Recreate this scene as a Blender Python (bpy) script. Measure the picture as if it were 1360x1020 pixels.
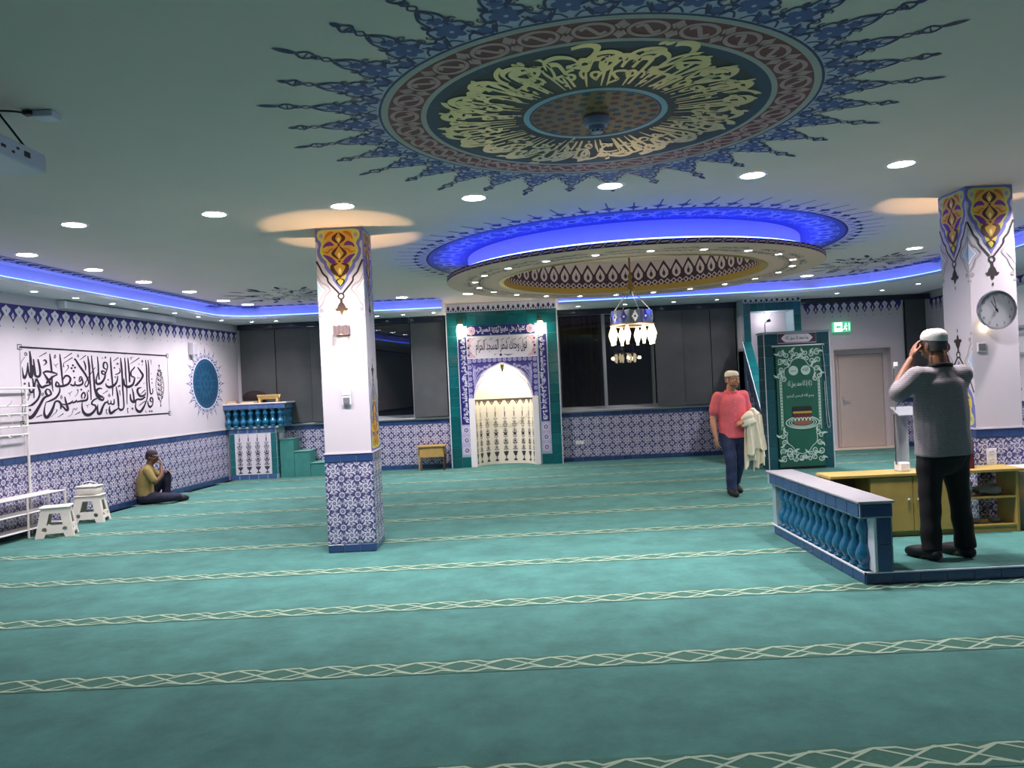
import bpy, bmesh, math, random, unicodedata
import numpy as np
from mathutils import Vector, Matrix
from mathutils.geometry import tessellate_polygon
random.seed(7)
SC = bpy.context.scene
COL = SC.collection
PI = math.pi
for o in list(bpy.data.objects):
    bpy.data.objects.remove(o)

def C(r, g, b):
    f = lambda c: (c/255/12.92 if c <= 10.3 else ((c/255+.055)/1.055)**2.4)
    return (f(r), f(g), f(b))

# ---------------------------------------------------------------- camera
cam_d = bpy.data.cameras.new('camera')
cam = bpy.data.objects.new('camera', cam_d)
COL.objects.link(cam)
cam_d.sensor_width = 36
cam_d.lens = 36*1032.7/1360
cam_d.clip_start = .05
yaw, pitch, roll = -0.00163, 0.00096, -0.04595
_f = Vector((math.sin(yaw)*math.cos(pitch), math.cos(yaw)*math.cos(pitch), math.sin(pitch)))
_r0 = Vector((math.cos(yaw), -math.sin(yaw), 0))
_u0 = _r0.cross(_f)
_r = _r0*math.cos(roll)+_u0*math.sin(roll)
_u = -_r0*math.sin(roll)+_u0*math.cos(roll)
mw = Matrix((( _r.x, _u.x, -_f.x, 0), (_r.y, _u.y, -_f.y, 0), (_r.z, _u.z, -_f.z, 1.6), (0, 0, 0, 1)))
cam.matrix_world = mw
SC.camera = cam

# ---------------------------------------------------------------- world, exposure
w = bpy.data.worlds.new('night'); SC.world = w; w.use_nodes = True
w.node_tree.nodes['Background'].inputs[0].default_value = (.25, .3, .45, 1)
w.node_tree.nodes['Background'].inputs[1].default_value = .012
vs = SC.view_settings
vs.view_transform = 'Standard'; vs.look = 'None'; vs.gamma = 1; vs.use_curve_mapping = False
vs.exposure = 0.15
SC.cycles.use_denoising = True
SC.cycles.max_bounces = 7
SC.cycles.diffuse_bounces = 4
SC.cycles.glossy_bounces = 4
SC.cycles.transmission_bounces = 6
SC.cycles.transparent_max_bounces = 8
SC.cycles.sample_clamp_indirect = 4
SC.cycles.caustics_reflective = False
SC.cycles.caustics_refractive = False

P_DOWN, P_SPOT, P_CHAND, P_SCONCE, P_NICHE, P_LANTERN = 24, 2.6, 5, 2.2, 26, 2
E_LED, E_RING = 9, 24

def lamp(name, kind, loc, energy, color, size=.1, rot=(0, 0, 0), spot=1.2, blend=.4, parent=None):
    l = bpy.data.lights.new(name, kind); l.energy = energy; l.color = color
    if kind == 'AREA':
        l.shape = 'DISK'; l.size = size; l.spread = 2.3
    else:
        l.shadow_soft_size = size
    if kind == 'SPOT':
        l.spot_size = spot; l.spot_blend = blend
    o = bpy.data.objects.new(name, l); COL.objects.link(o)
    o.location = loc; o.rotation_euler = rot
    if parent: o.parent = parent
    return o

# ---------------------------------------------------------------- materials
MATS = {}
def M(name, rgb, rough=.5, metal=0., noise=0., nscale=8., bump=0., bscale=60., emit=None, es=0., trans=0., rand=0., coat=0., ior=1.45, alpha=1.):
    if name in MATS: return MATS[name]
    m = bpy.data.materials.new(name); m.use_nodes = True
    nt = m.node_tree; b = nt.nodes['Principled BSDF']
    b.inputs['Base Color'].default_value = (*rgb, 1)
    b.inputs['Roughness'].default_value = rough
    b.inputs['Metallic'].default_value = metal
    b.inputs['IOR'].default_value = ior
    b.inputs['Transmission Weight'].default_value = trans
    b.inputs['Coat Weight'].default_value = coat
    b.inputs['Alpha'].default_value = alpha
    if emit:
        b.inputs['Emission Color'].default_value = (*emit, 1); b.inputs['Emission Strength'].default_value = es
    tc = nt.nodes.new('ShaderNodeTexCoord')
    src = None
    if noise:
        n = nt.nodes.new('ShaderNodeTexNoise'); n.inputs['Scale'].default_value = nscale; n.inputs['Detail'].default_value = 4
        nt.links.new(tc.outputs['Object'], n.inputs['Vector'])
        mr = nt.nodes.new('ShaderNodeMapRange'); mr.inputs[1].default_value = .3; mr.inputs[2].default_value = .7
        mr.inputs[3].default_value = 1-noise; mr.inputs[4].default_value = 1+noise
        nt.links.new(n.outputs['Fac'], mr.inputs[0]); src = mr.outputs[0]
    if rand:
        oi = nt.nodes.new('ShaderNodeObjectInfo'); mr = nt.nodes.new('ShaderNodeMapRange')
        mr.inputs[3].default_value = 1-rand; mr.inputs[4].default_value = 1+rand
        nt.links.new(oi.outputs['Random'], mr.inputs[0])
        if src:
            mu = nt.nodes.new('ShaderNodeMath'); mu.operation = 'MULTIPLY'
            nt.links.new(src, mu.inputs[0]); nt.links.new(mr.outputs[0], mu.inputs[1]); src = mu.outputs[0]
        else: src = mr.outputs[0]
    if src:
        mx = nt.nodes.new('ShaderNodeVectorMath'); mx.operation = 'SCALE'; mx.inputs[0].default_value = rgb
        nt.links.new(src, mx.inputs['Scale']); nt.links.new(mx.outputs[0], b.inputs['Base Color'])
    if bump:
        n = nt.nodes.new('ShaderNodeTexNoise'); n.inputs['Scale'].default_value = bscale; n.inputs['Detail'].default_value = 3
        nt.links.new(tc.outputs['Object'], n.inputs['Vector'])
        bp = nt.nodes.new('ShaderNodeBump'); bp.inputs['Strength'].default_value = bump; bp.inputs['Distance'].default_value = .01
        nt.links.new(n.outputs['Fac'], bp.inputs['Height']); nt.links.new(bp.outputs[0], b.inputs['Normal'])
    MATS[name] = m
    return m

WHITE = M('white_plaster', C(206, 196, 206), .75, noise=.02, nscale=3, bump=.05, bscale=90)
CEIL = M('ceiling_paint', C(236, 210, 203), .8, noise=.02, nscale=2)
CARPET = M('teal_carpet', C(68, 118, 113), .95, noise=.3, nscale=2.6, bump=.6, bscale=260)
for _n in CARPET.node_tree.nodes:
    if _n.type == 'TEX_NOISE' and _n.inputs['Scale'].default_value < 10: _n.inputs['Detail'].default_value = 13; _n.inputs['Roughness'].default_value = .72
PALE = M('carpet_line', C(156, 176, 156), .95)
DKGREEN = M('carpet_ground', C(58, 100, 88), .95, noise=.1, nscale=40)
TEAL = M('teal_glaze', C(8, 88, 94), .22, rand=.18, noise=.1, nscale=9, coat=.3)
BLUEG = M('blue_glaze', C(46, 68, 116), .22, rand=.15, noise=.1, nscale=14, coat=.3)
GROUT = M('grout', C(150, 172, 182), .8)
TILEW = M('tile_white', C(204, 198, 218), .25, coat=.3)
TILEB = M('tile_blue', C(72, 72, 120), .25, coat=.3)
TILED = M('tile_navy', C(34, 34, 84), .25, coat=.3)
LEDB = M('led_blue', (0, 0, 0), .5, emit=(.06, .12, 1.0), es=E_LED)
NAVY = M('navy_paint', C(32, 30, 84), .6)
PURPLE = M('purple_paint', C(58, 44, 128), .6)
INKD = M('ink', C(34, 26, 44), .55)
BLACK = M('black_plastic', C(16, 15, 18), .4)
ALU = M('aluminium', C(178, 180, 188), .4, metal=.3)
GLASS = M('window_glass', (1, 1, 1), .0, trans=1., ior=1.5)
BLIND = M('dark_blind', C(78, 80, 84), .42, noise=.12, nscale=3, bump=.1, bscale=8)

# ---------------------------------------------------------------- mesh helpers
class MB:
    def __init__(s): s.v = []; s.f = []; s.mi = []
    def add(s, vs, fs, mi=0):
        n = len(s.v); s.v += [tuple(p) for p in vs]
        for f in fs: s.f.append(tuple(i+n for i in f)); s.mi.append(mi)
    def box(s, lo, hi, mi=0, ch=0.):
        x0, y0, z0 = lo; x1, y1, z1 = hi
        if ch <= 0:
            s.add([(x0,y0,z0),(x1,y0,z0),(x1,y1,z0),(x0,y1,z0),(x0,y0,z1),(x1,y0,z1),(x1,y1,z1),(x0,y1,z1)],
                  [(0,3,2,1),(4,5,6,7),(0,1,5,4),(1,2,6,5),(2,3,7,6),(3,0,4,7)], mi)
            return
        bm = bmesh.new(); bmesh.ops.create_cube(bm, size=1)
        for v in bm.verts: v.co = Vector(((x0+x1)/2+v.co.x*(x1-x0), (y0+y1)/2+v.co.y*(y1-y0), (z0+z1)/2+v.co.z*(z1-z0)))
        bmesh.ops.bevel(bm, geom=list(bm.edges), offset=ch, segments=2, affect='EDGES', profile=.5)
        s.bm(bm, mi)
    def bm(s, bm, mi=0):
        bm.verts.index_update()
        s.add([v.co[:] for v in bm.verts], [[v.index for v in f.verts] for f in bm.faces], mi); bm.free()
    def lathe(s, prof, n=24, c=(0, 0, 0), mi=0, a0=0., a1=2*PI, axis='z', sx=1., sy=1.):
        full = abs(a1-a0-2*PI) < 1e-6
        m = n if full else n+1
        vs = []
        for r, z in prof:
            for k in range(m):
                a = a0+(a1-a0)*k/n
                vs.append((c[0]+r*math.cos(a)*sx, c[1]+r*math.sin(a)*sy, c[2]+z))
        fs = []
        for i in range(len(prof)-1):
            for k in range(n):
                k2 = (k+1) % m if full else k+1
                fs.append((i*m+k, i*m+k2, (i+1)*m+k2, (i+1)*m+k))
        if full:
            if prof[0][0] > 1e-5: fs.append(tuple(range(m))[::-1])
            if prof[-1][0] > 1e-5: fs.append(tuple((len(prof)-1)*m+k for k in range(m)))
        s.add(vs, fs, mi)
    def tube(s, pts, r, n=8, mi=0, closed=False, cap=True):
        pts = [Vector(p) for p in pts]; N = len(pts)
        rr = r if isinstance(r, (list, tuple)) else [r]*N
        vs = []; up = None
        for i, p in enumerate(pts):
            if closed: t = pts[(i+1) % N]-pts[i-1]
            else: t = pts[min(i+1, N-1)]-pts[max(i-1, 0)]
            t.normalize()
            if up is None:
                up = Vector((0, 0, 1)) if abs(t.z) < .9 else Vector((1, 0, 0))
            a = t.cross(up)
            if a.length < 1e-4: a = t.cross(Vector((.3, .8, .5)))
            a.normalize(); b = a.cross(t); b.normalize(); up = b
            for k in range(n):
                an = 2*PI*k/n
                vs.append(p+(a*math.cos(an)+b*math.sin(an))*rr[i])
        fs = []
        for i in range(N if closed else N-1):
            j = (i+1) % N
            for k in range(n): fs.append((i*n+k, i*n+(k+1) % n, j*n+(k+1) % n, j*n+k))
        if not closed and cap:
            fs.append(tuple(range(n))[::-1]); fs.append(tuple((N-1)*n+k for k in range(n)))
        s.add(vs, fs, mi)
    def ball(s, c, r, mi=0, n=12, m=8):
        rx, ry, rz = r if isinstance(r, (tuple, list)) else (r, r, r)
        vs = [(c[0], c[1], c[2]-rz)]
        for i in range(1, m):
            t = -PI/2+PI*i/m
            for k in range(n):
                a = 2*PI*k/n; vs.append((c[0]+rx*math.cos(t)*math.cos(a), c[1]+ry*math.cos(t)*math.sin(a), c[2]+rz*math.sin(t)))
        vs.append((c[0], c[1], c[2]+rz)); L = len(vs)-1
        fs = [(0, 1+(k+1) % n, 1+k) for k in range(n)]
        for i in range(m-2):
            for k in range(n): fs.append((1+i*n+k, 1+i*n+(k+1) % n, 1+(i+1)*n+(k+1) % n, 1+(i+1)*n+k))
        fs += [(L, 1+(m-2)*n+k, 1+(m-2)*n+(k+1) % n) for k in range(n)]
        s.add(vs, fs, mi)
    def prism(s, poly, fn0, fn1, mi=0):
        n = len(poly); a = [fn0(*p) for p in poly]; b = [fn1(*p) for p in poly]
        s.add(a+b, [(i, (i+1) % n, n+(i+1) % n, n+i) for i in range(n)], mi)
        tr = tessellate_polygon([[Vector((x, y, 0)) for x, y in poly]])
        s.add(a, [tuple(t) for t in tr], mi); s.add(b, [tuple(t) for t in tr], mi)
    def mesh(s, name, mats):
        me = bpy.data.meshes.new(name); me.from_pydata(s.v, [], s.f)
        for m in mats: me.materials.append(m)
        if any(s.mi): me.polygons.foreach_set('material_index', s.mi)
        return me
    def build(s, name, mats, parent=None, loc=None, smooth=None, rotz=0., fix=True):
        if not isinstance(mats, (list, tuple)): mats = [mats]
        me = s.mesh(name, mats)
        if fix:
            bm = bmesh.new(); bm.from_mesh(me)
            bmesh.ops.recalc_face_normals(bm, faces=bm.faces); bm.to_mesh(me); bm.free()
        if smooth is not None:
            me.set_sharp_from_angle(angle=smooth) if hasattr(me, 'set_sharp_from_angle') else None
            me.polygons.foreach_set('use_smooth', [True]*len(me.polygons))
        o = bpy.data.objects.new(name, me); COL.objects.link(o)
        if parent: o.parent = parent
        if loc: o.location = loc
        if rotz: o.rotation_euler = (0, 0, rotz)
        return o

def T(o, label, cat, group=None, kind=None):
    o['label'] = label; o['category'] = cat
    if group: o['group'] = group
    if kind: o['kind'] = kind
    return o
def thing(name, label, cat, loc=(0, 0, 0), rotz=0., group=None):
    o = bpy.data.objects.new(name, None); COL.objects.link(o); o.empty_display_size = .1
    o.location = loc; o.rotation_euler = (0, 0, rotz)
    return T(o, label, cat, group)
def struct(o, label=None):
    o['kind'] = 'structure'
    if label: o['label'] = label
    return o
def dup(src, parent=None, loc=None, rotz=None):
    o = src.copy(); COL.objects.link(o)
    if parent is not None: o.parent = parent
    if loc is not None: o.location = loc
    if rotz is not None: o.rotation_euler = (0, 0, rotz)
    return o
def duptree(src, loc, rotz=None, label=None):
    r = dup(src, None, loc, rotz)
    for ch in list(src.children):
        c = dup(ch, r)
        for g in list(ch.children): dup(g, c)
    if label: r['label'] = label
    return r

def catmull(pts, n=6, closed=False):
    P = [np.array(p, float) for p in pts]; N = len(P); out = []
    if N < 3: return [tuple(p) for p in P]
    for i in range(N if closed else N-1):
        p0 = P[i-1] if (closed or i > 0) else 2*P[0]-P[1]
        p1 = P[i]; p2 = P[(i+1) % N]
        p3 = P[(i+2) % N] if (closed or i+2 < N) else 2*P[-1]-P[-2]
        for k in range(n):
            t = k/n
            out.append(tuple(.5*((2*p1)+(-p0+p2)*t+(2*p0-5*p1+4*p2-p3)*t*t+(-p0+3*p1-3*p2+p3)*t**3)))
    if not closed: out.append(tuple(P[-1]))
    return out

# ---------------------------------------------------------------- flat print: polygons laid on a surface function
class Dec(MB):
    def __init__(s, fn, base=.0015, step=.0008):
        MB.__init__(s); s.fn = fn; s.base = base; s.step = step; s.k = 0
    def _p(s, x, y, l): return s.fn(x, y, s.base+s.step*l+s.k % 61*5e-6)      # each shape a hair above the last
    def add(s, vs, fs, mi=0): MB.add(s, vs, fs, mi); s.k += 7
    def poly(s, pts, mi=0, l=0, holes=()):
        loops = [[Vector((p[0], p[1], 0)) for p in q] for q in [pts, *holes]]
        flat = [p for q in [pts, *holes] for p in q]
        s.add([s._p(p[0], p[1], l) for p in flat], [tuple(t) for t in tessellate_polygon(loops)], mi)
    def line(s, pts, w, mi=0, l=0, n=0, closed=False, asp=1.):
        # pts (x, y) or (x, y, w); ribbon; asp stretches x
        P = [(p[0]/asp, p[1], (p[2] if len(p) > 2 else w)) for p in pts]
        if n: P = catmull(P, n, closed)
        N = len(P); vs = []
        for i in range(N):
            a = P[(i+1) % N] if closed else P[min(i+1, N-1)]; b = P[i-1] if (closed or i > 0) else P[0]
            dx, dy = a[0]-b[0], a[1]-b[1]; L = math.hypot(dx, dy) or 1e-9
            nx, ny = -dy/L, dx/L; h = P[i][2]/2
            vs.append(s._p((P[i][0]+nx*h)*asp, P[i][1]+ny*h, l)); vs.append(s._p((P[i][0]-nx*h)*asp, P[i][1]-ny*h, l))
        s.add(vs, [(2*i, 2*i+1, (2*i+3) % (2*N), (2*i+2) % (2*N)) for i in range(N if closed else N-1)], mi)
    def disc(s, x, y, r, mi=0, l=0, n=12, ry=None, rot=0.):
        s.poly([(x+r*math.cos(2*PI*k/n+rot), y+(ry or r)*math.sin(2*PI*k/n+rot)) for k in range(n)], mi, l)
    def lobed(s, x, y, r, lobes, depth, mi=0, l=0, rot=0., n=4):
        N = lobes*n
        s.poly([(x+(r*(1-depth*(1-abs(math.cos(PI*k/n)))))*math.cos(2*PI*k/N+rot), y+(r*(1-depth*(1-abs(math.cos(PI*k/n)))))*math.sin(2*PI*k/N+rot)) for k in range(N)], mi, l)
    def ring(s, x, y, r0, r1, mi=0, l=0, n=24):
        vs = []
        for k in range(n):
            a = 2*PI*k/n
            vs.append(s._p(x+r0*math.cos(a), y+r0*math.sin(a), l)); vs.append(s._p(x+r1*math.cos(a), y+r1*math.sin(a), l))
        s.add(vs, [(2*k, 2*k+1, (2*k+3) % (2*n), (2*k+2) % (2*n)) for k in range(n)], mi)
    def rect(s, x0, y0, x1, y1, mi=0, l=0):
        s.add([s._p(x0, y0, l), s._p(x1, y0, l), s._p(x1, y1, l), s._p(x0, y1, l)], [(0, 1, 2, 3)], mi)
    def spiral(s, x, y, r, a0, turns, w, mi=0, l=0, n=10, taper=.35):
        N = max(6, int(n*abs(turns)))
        s.line([(x+r*(1-.8*k/N)*math.cos(a0+2*PI*turns*k/N), y+r*(1-.8*k/N)*math.sin(a0+2*PI*turns*k/N), w*(1-(1-taper)*k/N)) for k in range(N+1)], w, mi, l)
    def leaf(s, x, y, ang, L, W, mi=0, l=0, bend=0.):
        n = 6; ca, sa = math.cos(ang), math.sin(ang); a = []; b = []
        for k in range(n+1):
            t = k/n; h = W/2*math.sin(PI*t)**.8 if 0 < t < 1 else 0; m = bend*L*math.sin(PI*t)
            a.append((L*t, m+h)); b.append((L*t, m-h))
        pts = a+b[-2:0:-1]
        s.poly([(x+u*ca-v*sa, y+u*sa+v*ca) for u, v in pts], mi, l)
    def glyphs(s, gl, x, y, sx, sy, mi=0, l=0):
        for vs, fs in gl: s.add([s._p(x+a*sx, y+b*sy, l) for a, b in vs], fs, mi)

# Arabic: presentation forms, glyph by glyph, from the built-in font stack
_tbl = {}
for cp in list(range(0xFE70, 0xFEFD))+list(range(0xFB50, 0xFBB2)):
    d = unicodedata.decomposition(chr(cp)).split()
    if len(d) == 2 and d[0] in ('<isolated>', '<initial>', '<medial>', '<final>'): _tbl.setdefault(chr(int(d[1], 16)), {})[d[0][1:-1]] = chr(cp)
    if len(d) == 3 and d[1] == '0644': _tbl.setdefault('\u0644'+chr(int(d[2], 16)), {})[d[0][1:-1]] = chr(cp)
def shape_ar(t):
    u = []; i = 0
    while i < len(t):
        if len(t[i:i+2]) == 2 and t[i:i+2] in _tbl: u.append(t[i:i+2]); i += 2
        else: u.append(t[i]); i += 1
    out = []
    for i, ch in enumerate(u):
        f = _tbl.get(ch)
        if not f: out.append(ch); continue
        pv = u[i-1] if i else None; nx = u[i+1] if i+1 < len(u) else None
        jp = pv in _tbl and 'initial' in _tbl[pv]
        jn = 'initial' in f and nx in _tbl and 'final' in _tbl[nx]
        out.append(f.get('medial' if jp and jn else 'final' if jp else 'initial' if jn else 'isolated') or f['isolated'])
    return out[::-1]
_gc = {}
_tc = bpy.data.curves.new('glyph', 'FONT'); _to = bpy.data.objects.new('glyph', _tc); COL.objects.link(_to)
_tc.resolution_u = 2
def _tm(t):
    _tc.body = t
    bpy.context.view_layer.update()
    dg = bpy.context.evaluated_depsgraph_get(); e = _to.evaluated_get(dg); me = e.to_mesh()
    vs = [(v.co.x, v.co.y) for v in me.vertices]; fs = [tuple(p.vertices) for p in me.polygons]
    e.to_mesh_clear(); return vs, fs
_bar = None
def glyph(ch, off):
    global _bar
    k = (ch, off)
    if k not in _gc:
        _tc.offset = 0
        if _bar is None: _bar = max(v[0] for v in _tm('||')[0])-max(v[0] for v in _tm('|')[0]), max(v[0] for v in _tm('|')[0])
        adv = max(v[0] for v in _tm(ch+'|')[0])-_bar[1]
        _tc.offset = off
        vs, fs = _tm(ch) if ch != ' ' else ([], [])
        _gc[k] = (adv, vs, fs)
    return _gc[k]
def text(t, arabic=True, off=.0):
    """glyph meshes with the pen starting at x = 0; returns (glyph list, width)"""
    x = 0; gl = []
    for ch in (shape_ar(t) if arabic else list(t)):
        adv, vs, fs = glyph(ch, off)
        if vs: gl.append(([(a+x, b) for a, b in vs], fs))
        x += adv
    return gl, x
# ================================================================ setting
H = 3.255                       # ceiling
WQ = 15.6                       # qibla wall plane
LA = Vector((-6.105, 10.87, 0)); LD = Vector((.125, .992, 0)).normalized(); LN = Vector((LD.y, -LD.x, 0))
LROT = math.atan2(LD.y, LD.x)
RA = Vector((8.4, 15.6, 0)); RN = -LN
def FL(u, z, h=0): p = LA+LD*u+LN*h; return (p.x, p.y, z)          # left wall
def FR(u, z, h=0): p = RA-LD*u+RN*h; return (p.x, p.y, z)          # right wall, u runs towards the viewer
def FQ(x, z, h=0): return (x, WQ-h, z)                             # qibla wall
def FC(x, y, h=0): return (x, y, H-h)                              # ceiling
def FF(x, y, h=0): return (x, y, h)                                # floor

b = MB()
b.add([FL(-15, 0), FR(19.9, 0), (8.6, 16.2, 0), (-5.3, 16.2, 0)], [(0, 1, 2, 3)])
b.add([FL(-15, -.1), FR(19.9, -.1), (8.6, 16.2, -.1), (-5.3, 16.2, -.1)], [(0, 3, 2, 1)])
floor = struct(b.build('floor', CARPET, fix=False), 'teal fitted carpet with pale braided prayer row lines')
# woven prayer rows
d = Dec(FF, .002, .0012)
x0, x1, bw = -7.4, 8.4, .105
d.rect(x0, -bw, x1, bw, 1, 0)
per = .52; n = int((x1-x0)/per)
for k in range(n+1):
    x = x0+k*per
    for s in (1, -1):
        d.line([(x, s*.085), (x+.10, s*.085), (x+.16, s*.05), (x+.26, s*.085*.9), (x+.36, s*.085), (x+.42, s*.045), (x+.52, s*.085)], .017, 0, 1)
        d.line([(x, s*.085), (x+.13, 0), (x+.26, -s*.085)], .014, 0, 1)
        d.line([(x+.26, -s*.085), (x+.39, 0), (x+.52, s*.085)], .014, 0, 1)
row_me = None
for k in range(-2, 10):
    y = 3.19+1.265*k
    if row_me is None:
        o = d.build('prayer_row', [PALE, DKGREEN], floor, fix=False); row_me = o
        o['label'] = 'pale braided line woven across the carpet'
    else: o = dup(row_me, floor)
    o.location = (0, y, 0)

# walls
b = MB()
def wall_slab(b, F, u0, u1, z0, z1, t=.2, mi=0):
    vs = [F(u0, z0), F(u1, z0), F(u1, z1), F(u0, z1), F(u0, z0, -t), F(u1, z0, -t), F(u1, z1, -t), F(u0, z1, -t)]
    b.add(vs, [(0, 1, 2, 3), (4, 7, 6, 5), (0, 4, 5, 1), (3, 2, 6, 7), (0, 3, 7, 4), (1, 5, 6, 2)], mi)
wall_slab(b, FL, -15, 5.0, 0, H)
wall_left = struct(b.build('wall_left', WHITE), 'white plaster wall with calligraphy above blue floral tiles')
b = MB(); wall_slab(b, FR, 0, 19.9, 0, H)
wall_right = struct(b.build('wall_right', WHITE), 'white plaster wall to the right of the door')
b = MB(); b.box((-8.2, -4.3, 0), (6.4, -4.1, H)); wall_back = struct(b.build('wall_back', WHITE), 'plain white wall behind the viewer')
b = MB()
wall_slab(b, FQ, -5.7, -1.25, 0, 1.0, .3); wall_slab(b, FQ, .89, 4.6, 0, 1.0, .3)
wall_slab(b, FQ, -5.7, -1.25, 3.0, H, .3); wall_slab(b, FQ, .89, 4.6, 3.0, H, .3)
wall_slab(b, FQ, 4.6, 6.4, 0, H, .3); wall_slab(b, FQ, 7.64, 7.87, 0, H, .3)
wall_slab(b, FQ, 6.4, 7.64, 2.05, H, .3); wall_slab(b, FQ, 7.87, 8.3, 0, 1.0, .3); wall_slab(b, FQ, 7.87, 8.3, 3.0, H, .3); wall_slab(b, FQ, 8.3, 8.5, 0, H, .3)
wall_slab(b, FQ, -5.7, -5.44, 1.0, 3.0, .3)
wall_q = struct(b.build('wall_front', WHITE), 'far wall with tiled lower part, dark windows and a door')

# tiles: small glazed pieces set into the walls
def tile_mesh(name, wd, ht, mat, t=.008, c=.004):
    b = MB(); a, h = wd/2, ht/2
    b.add([(-a, 0, -h), (a, 0, -h), (a, 0, h), (-a, 0, h), (-a, -t+c, -h), (a, -t+c, -h), (a, -t+c, h), (-a, -t+c, h),
           (-a+c, -t, -h+c), (a-c, -t, -h+c), (a-c, -t, h-c), (-a+c, -t, h-c)],
          [(0, 1, 5, 4), (1, 2, 6, 5), (2, 3, 7, 6), (3, 0, 4, 7), (4, 5, 9, 8), (5, 6, 10, 9), (6, 7, 11, 10), (7, 4, 8, 11), (8, 9, 10, 11)])
    return b.mesh(name, [mat])
def floral_mesh(name, s, sz=None):
    """one floral faience tile: white blossoms and curling leaves over blue, size s (m)"""
    sz = sz or s
    t = .006
    b = Dec(lambda x, z, h: (x*s, -t-h, z*sz), .0004, .0004)
    a = .497
    b.add([(-a*s, 0, -a*sz), (a*s, 0, -a*sz), (a*s, 0, a*sz), (-a*s, 0, a*sz), (-a*s, -t, -a*sz), (a*s, -t, -a*sz), (a*s, -t, a*sz), (-a*s, -t, a*sz)],
          [(0, 1, 5, 4), (1, 2, 6, 5), (2, 3, 7, 6), (3, 0, 4, 7), (4, 5, 6, 7)], 1)
    def arc(cx, cz, r, a0, mi, l, petals=8, dep=.22):
        pts = []; N = 8
        for k in range(N+1):
            an = a0+PI/2*k/N; rr = r*(1-dep*(k % 2)); pts.append((cx+rr*math.cos(an), cz+rr*math.sin(an)))
        b.poly([(cx, cz)]+pts, mi, l)
    b.lobed(0, 0, .23, 8, .3, 0, 1); b.lobed(0, 0, .115, 6, .2, 1, 2); b.disc(0, 0, .05, 0, 3, 8); b.disc(0, 0, .025, 2, 4, 6)
    for cx, cz, a0 in ((-a, -a, 0), (a, -a, PI/2), (a, a, PI), (-a, a, -PI/2)):
        arc(cx, cz, .2, a0, 0, 1); arc(cx, cz, .105, a0, 2, 2); arc(cx, cz, .05, a0, 0, 3)
    for k in range(4):
        an = k*PI/2+PI/4
        b.leaf(.17*math.cos(an), .17*math.sin(an), an+.25, .34, .13, 0, 1, .18)
        b.line([(.2*math.cos(an-.5), .2*math.sin(an-.5)), (.34*math.cos(an-.42), .34*math.sin(an-.42)), (.43*math.cos(an-.2), .43*math.sin(an-.2))], .035, 0, 1)
        an = k*PI/2
        b.lobed(.42*math.cos(an), .42*math.sin(an), .075, 5, .25, 0, 1, an); b.disc(.42*math.cos(an), .42*math.sin(an), .028, 2, 2, 6)
        for sg in (1, -1):
            b.leaf(.27*math.cos(an+sg*.35), .27*math.sin(an+sg*.35), an+sg*.9, .17, .075, 0, 1, sg*.15)
            b.line([(.25*math.cos(an+sg*.12), .25*math.sin(an+sg*.12)), (.36*math.cos(an+sg*.25), .36*math.sin(an+sg*.25)), (.47*math.cos(an+sg*.3), .47*math.sin(an+sg*.3))], .03, 0, 1)
    return b.mesh(name, [TILEW, TILEB, TILED])
ME_FLORAL = floral_mesh('floral_tile', .2)
ME_BORD = tile_mesh('border_tile', .196, .078, BLUEG)
ME_TEAL = tile_mesh('glazed_tile', .196, .196, TEAL)
def place(me, name, parent, P, rot):
    o = bpy.data.objects.new(name, me); COL.objects.link(o); o.parent = parent; o.location = P; o.rotation_euler = (0, 0, rot); return o
def dado(parent, F, rot, u0, u1, rows=4, z0=.09, top=True, s=.2):
    n = int(round((u1-u0)/s)); st = (u1-u0)/n
    for i in range(n):
        u = u0+(i+.5)*st
        for j in range(rows): place(ME_FLORAL, 'floral_tile', parent, F(u, z0+(j+.5)*s, .001), rot)
        place(ME_BORD, 'border_tile', parent, F(u, z0-.045, .001), rot)
        if top: place(ME_BORD, 'border_tile', parent, F(u, z0+rows*s+.045, .001), rot)
dado(wall_left, FL, LROT, -7.0, 4.2)
dado(wall_q, FQ, 0, -4.65, -1.31); dado(wall_q, FQ, 0, .93, 4.53)
dado(wall_q, FQ, 0, 7.66, 8.4)
dado(wall_right, FR, LROT+PI, .1, 4.1)
# grout bed and capping behind the tiles
b = MB()
for F, u0, u1 in ((FL, -7.0, 4.2), (FQ, -4.65, -1.31), (FQ, .93, 4.53), (FQ, 7.66, 8.4), (FR, .1, 4.1)):
    b.add([F(u0, 0, .001), F(u1, 0, .001), F(u1, .985, .001), F(u0, .985, .001)], [(0, 1, 2, 3)], 0)
    b.add([F(u0, .983, 0), F(u1, .983, 0), F(u1, .983, .016), F(u0, .983, .016), F(u0, .998, 0), F(u1, .998, 0), F(u1, .998, .016), F(u0, .998, .016)],
          [(0, 1, 2, 3), (4, 5, 6, 7), (2, 3, 7, 6), (0, 3, 7, 4), (1, 2, 6, 5)], 1)
g = struct(b.build('trim_1', [GROUT, WHITE])); g['label'] = 'white capping and grout joints of the tiled dado'

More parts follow.
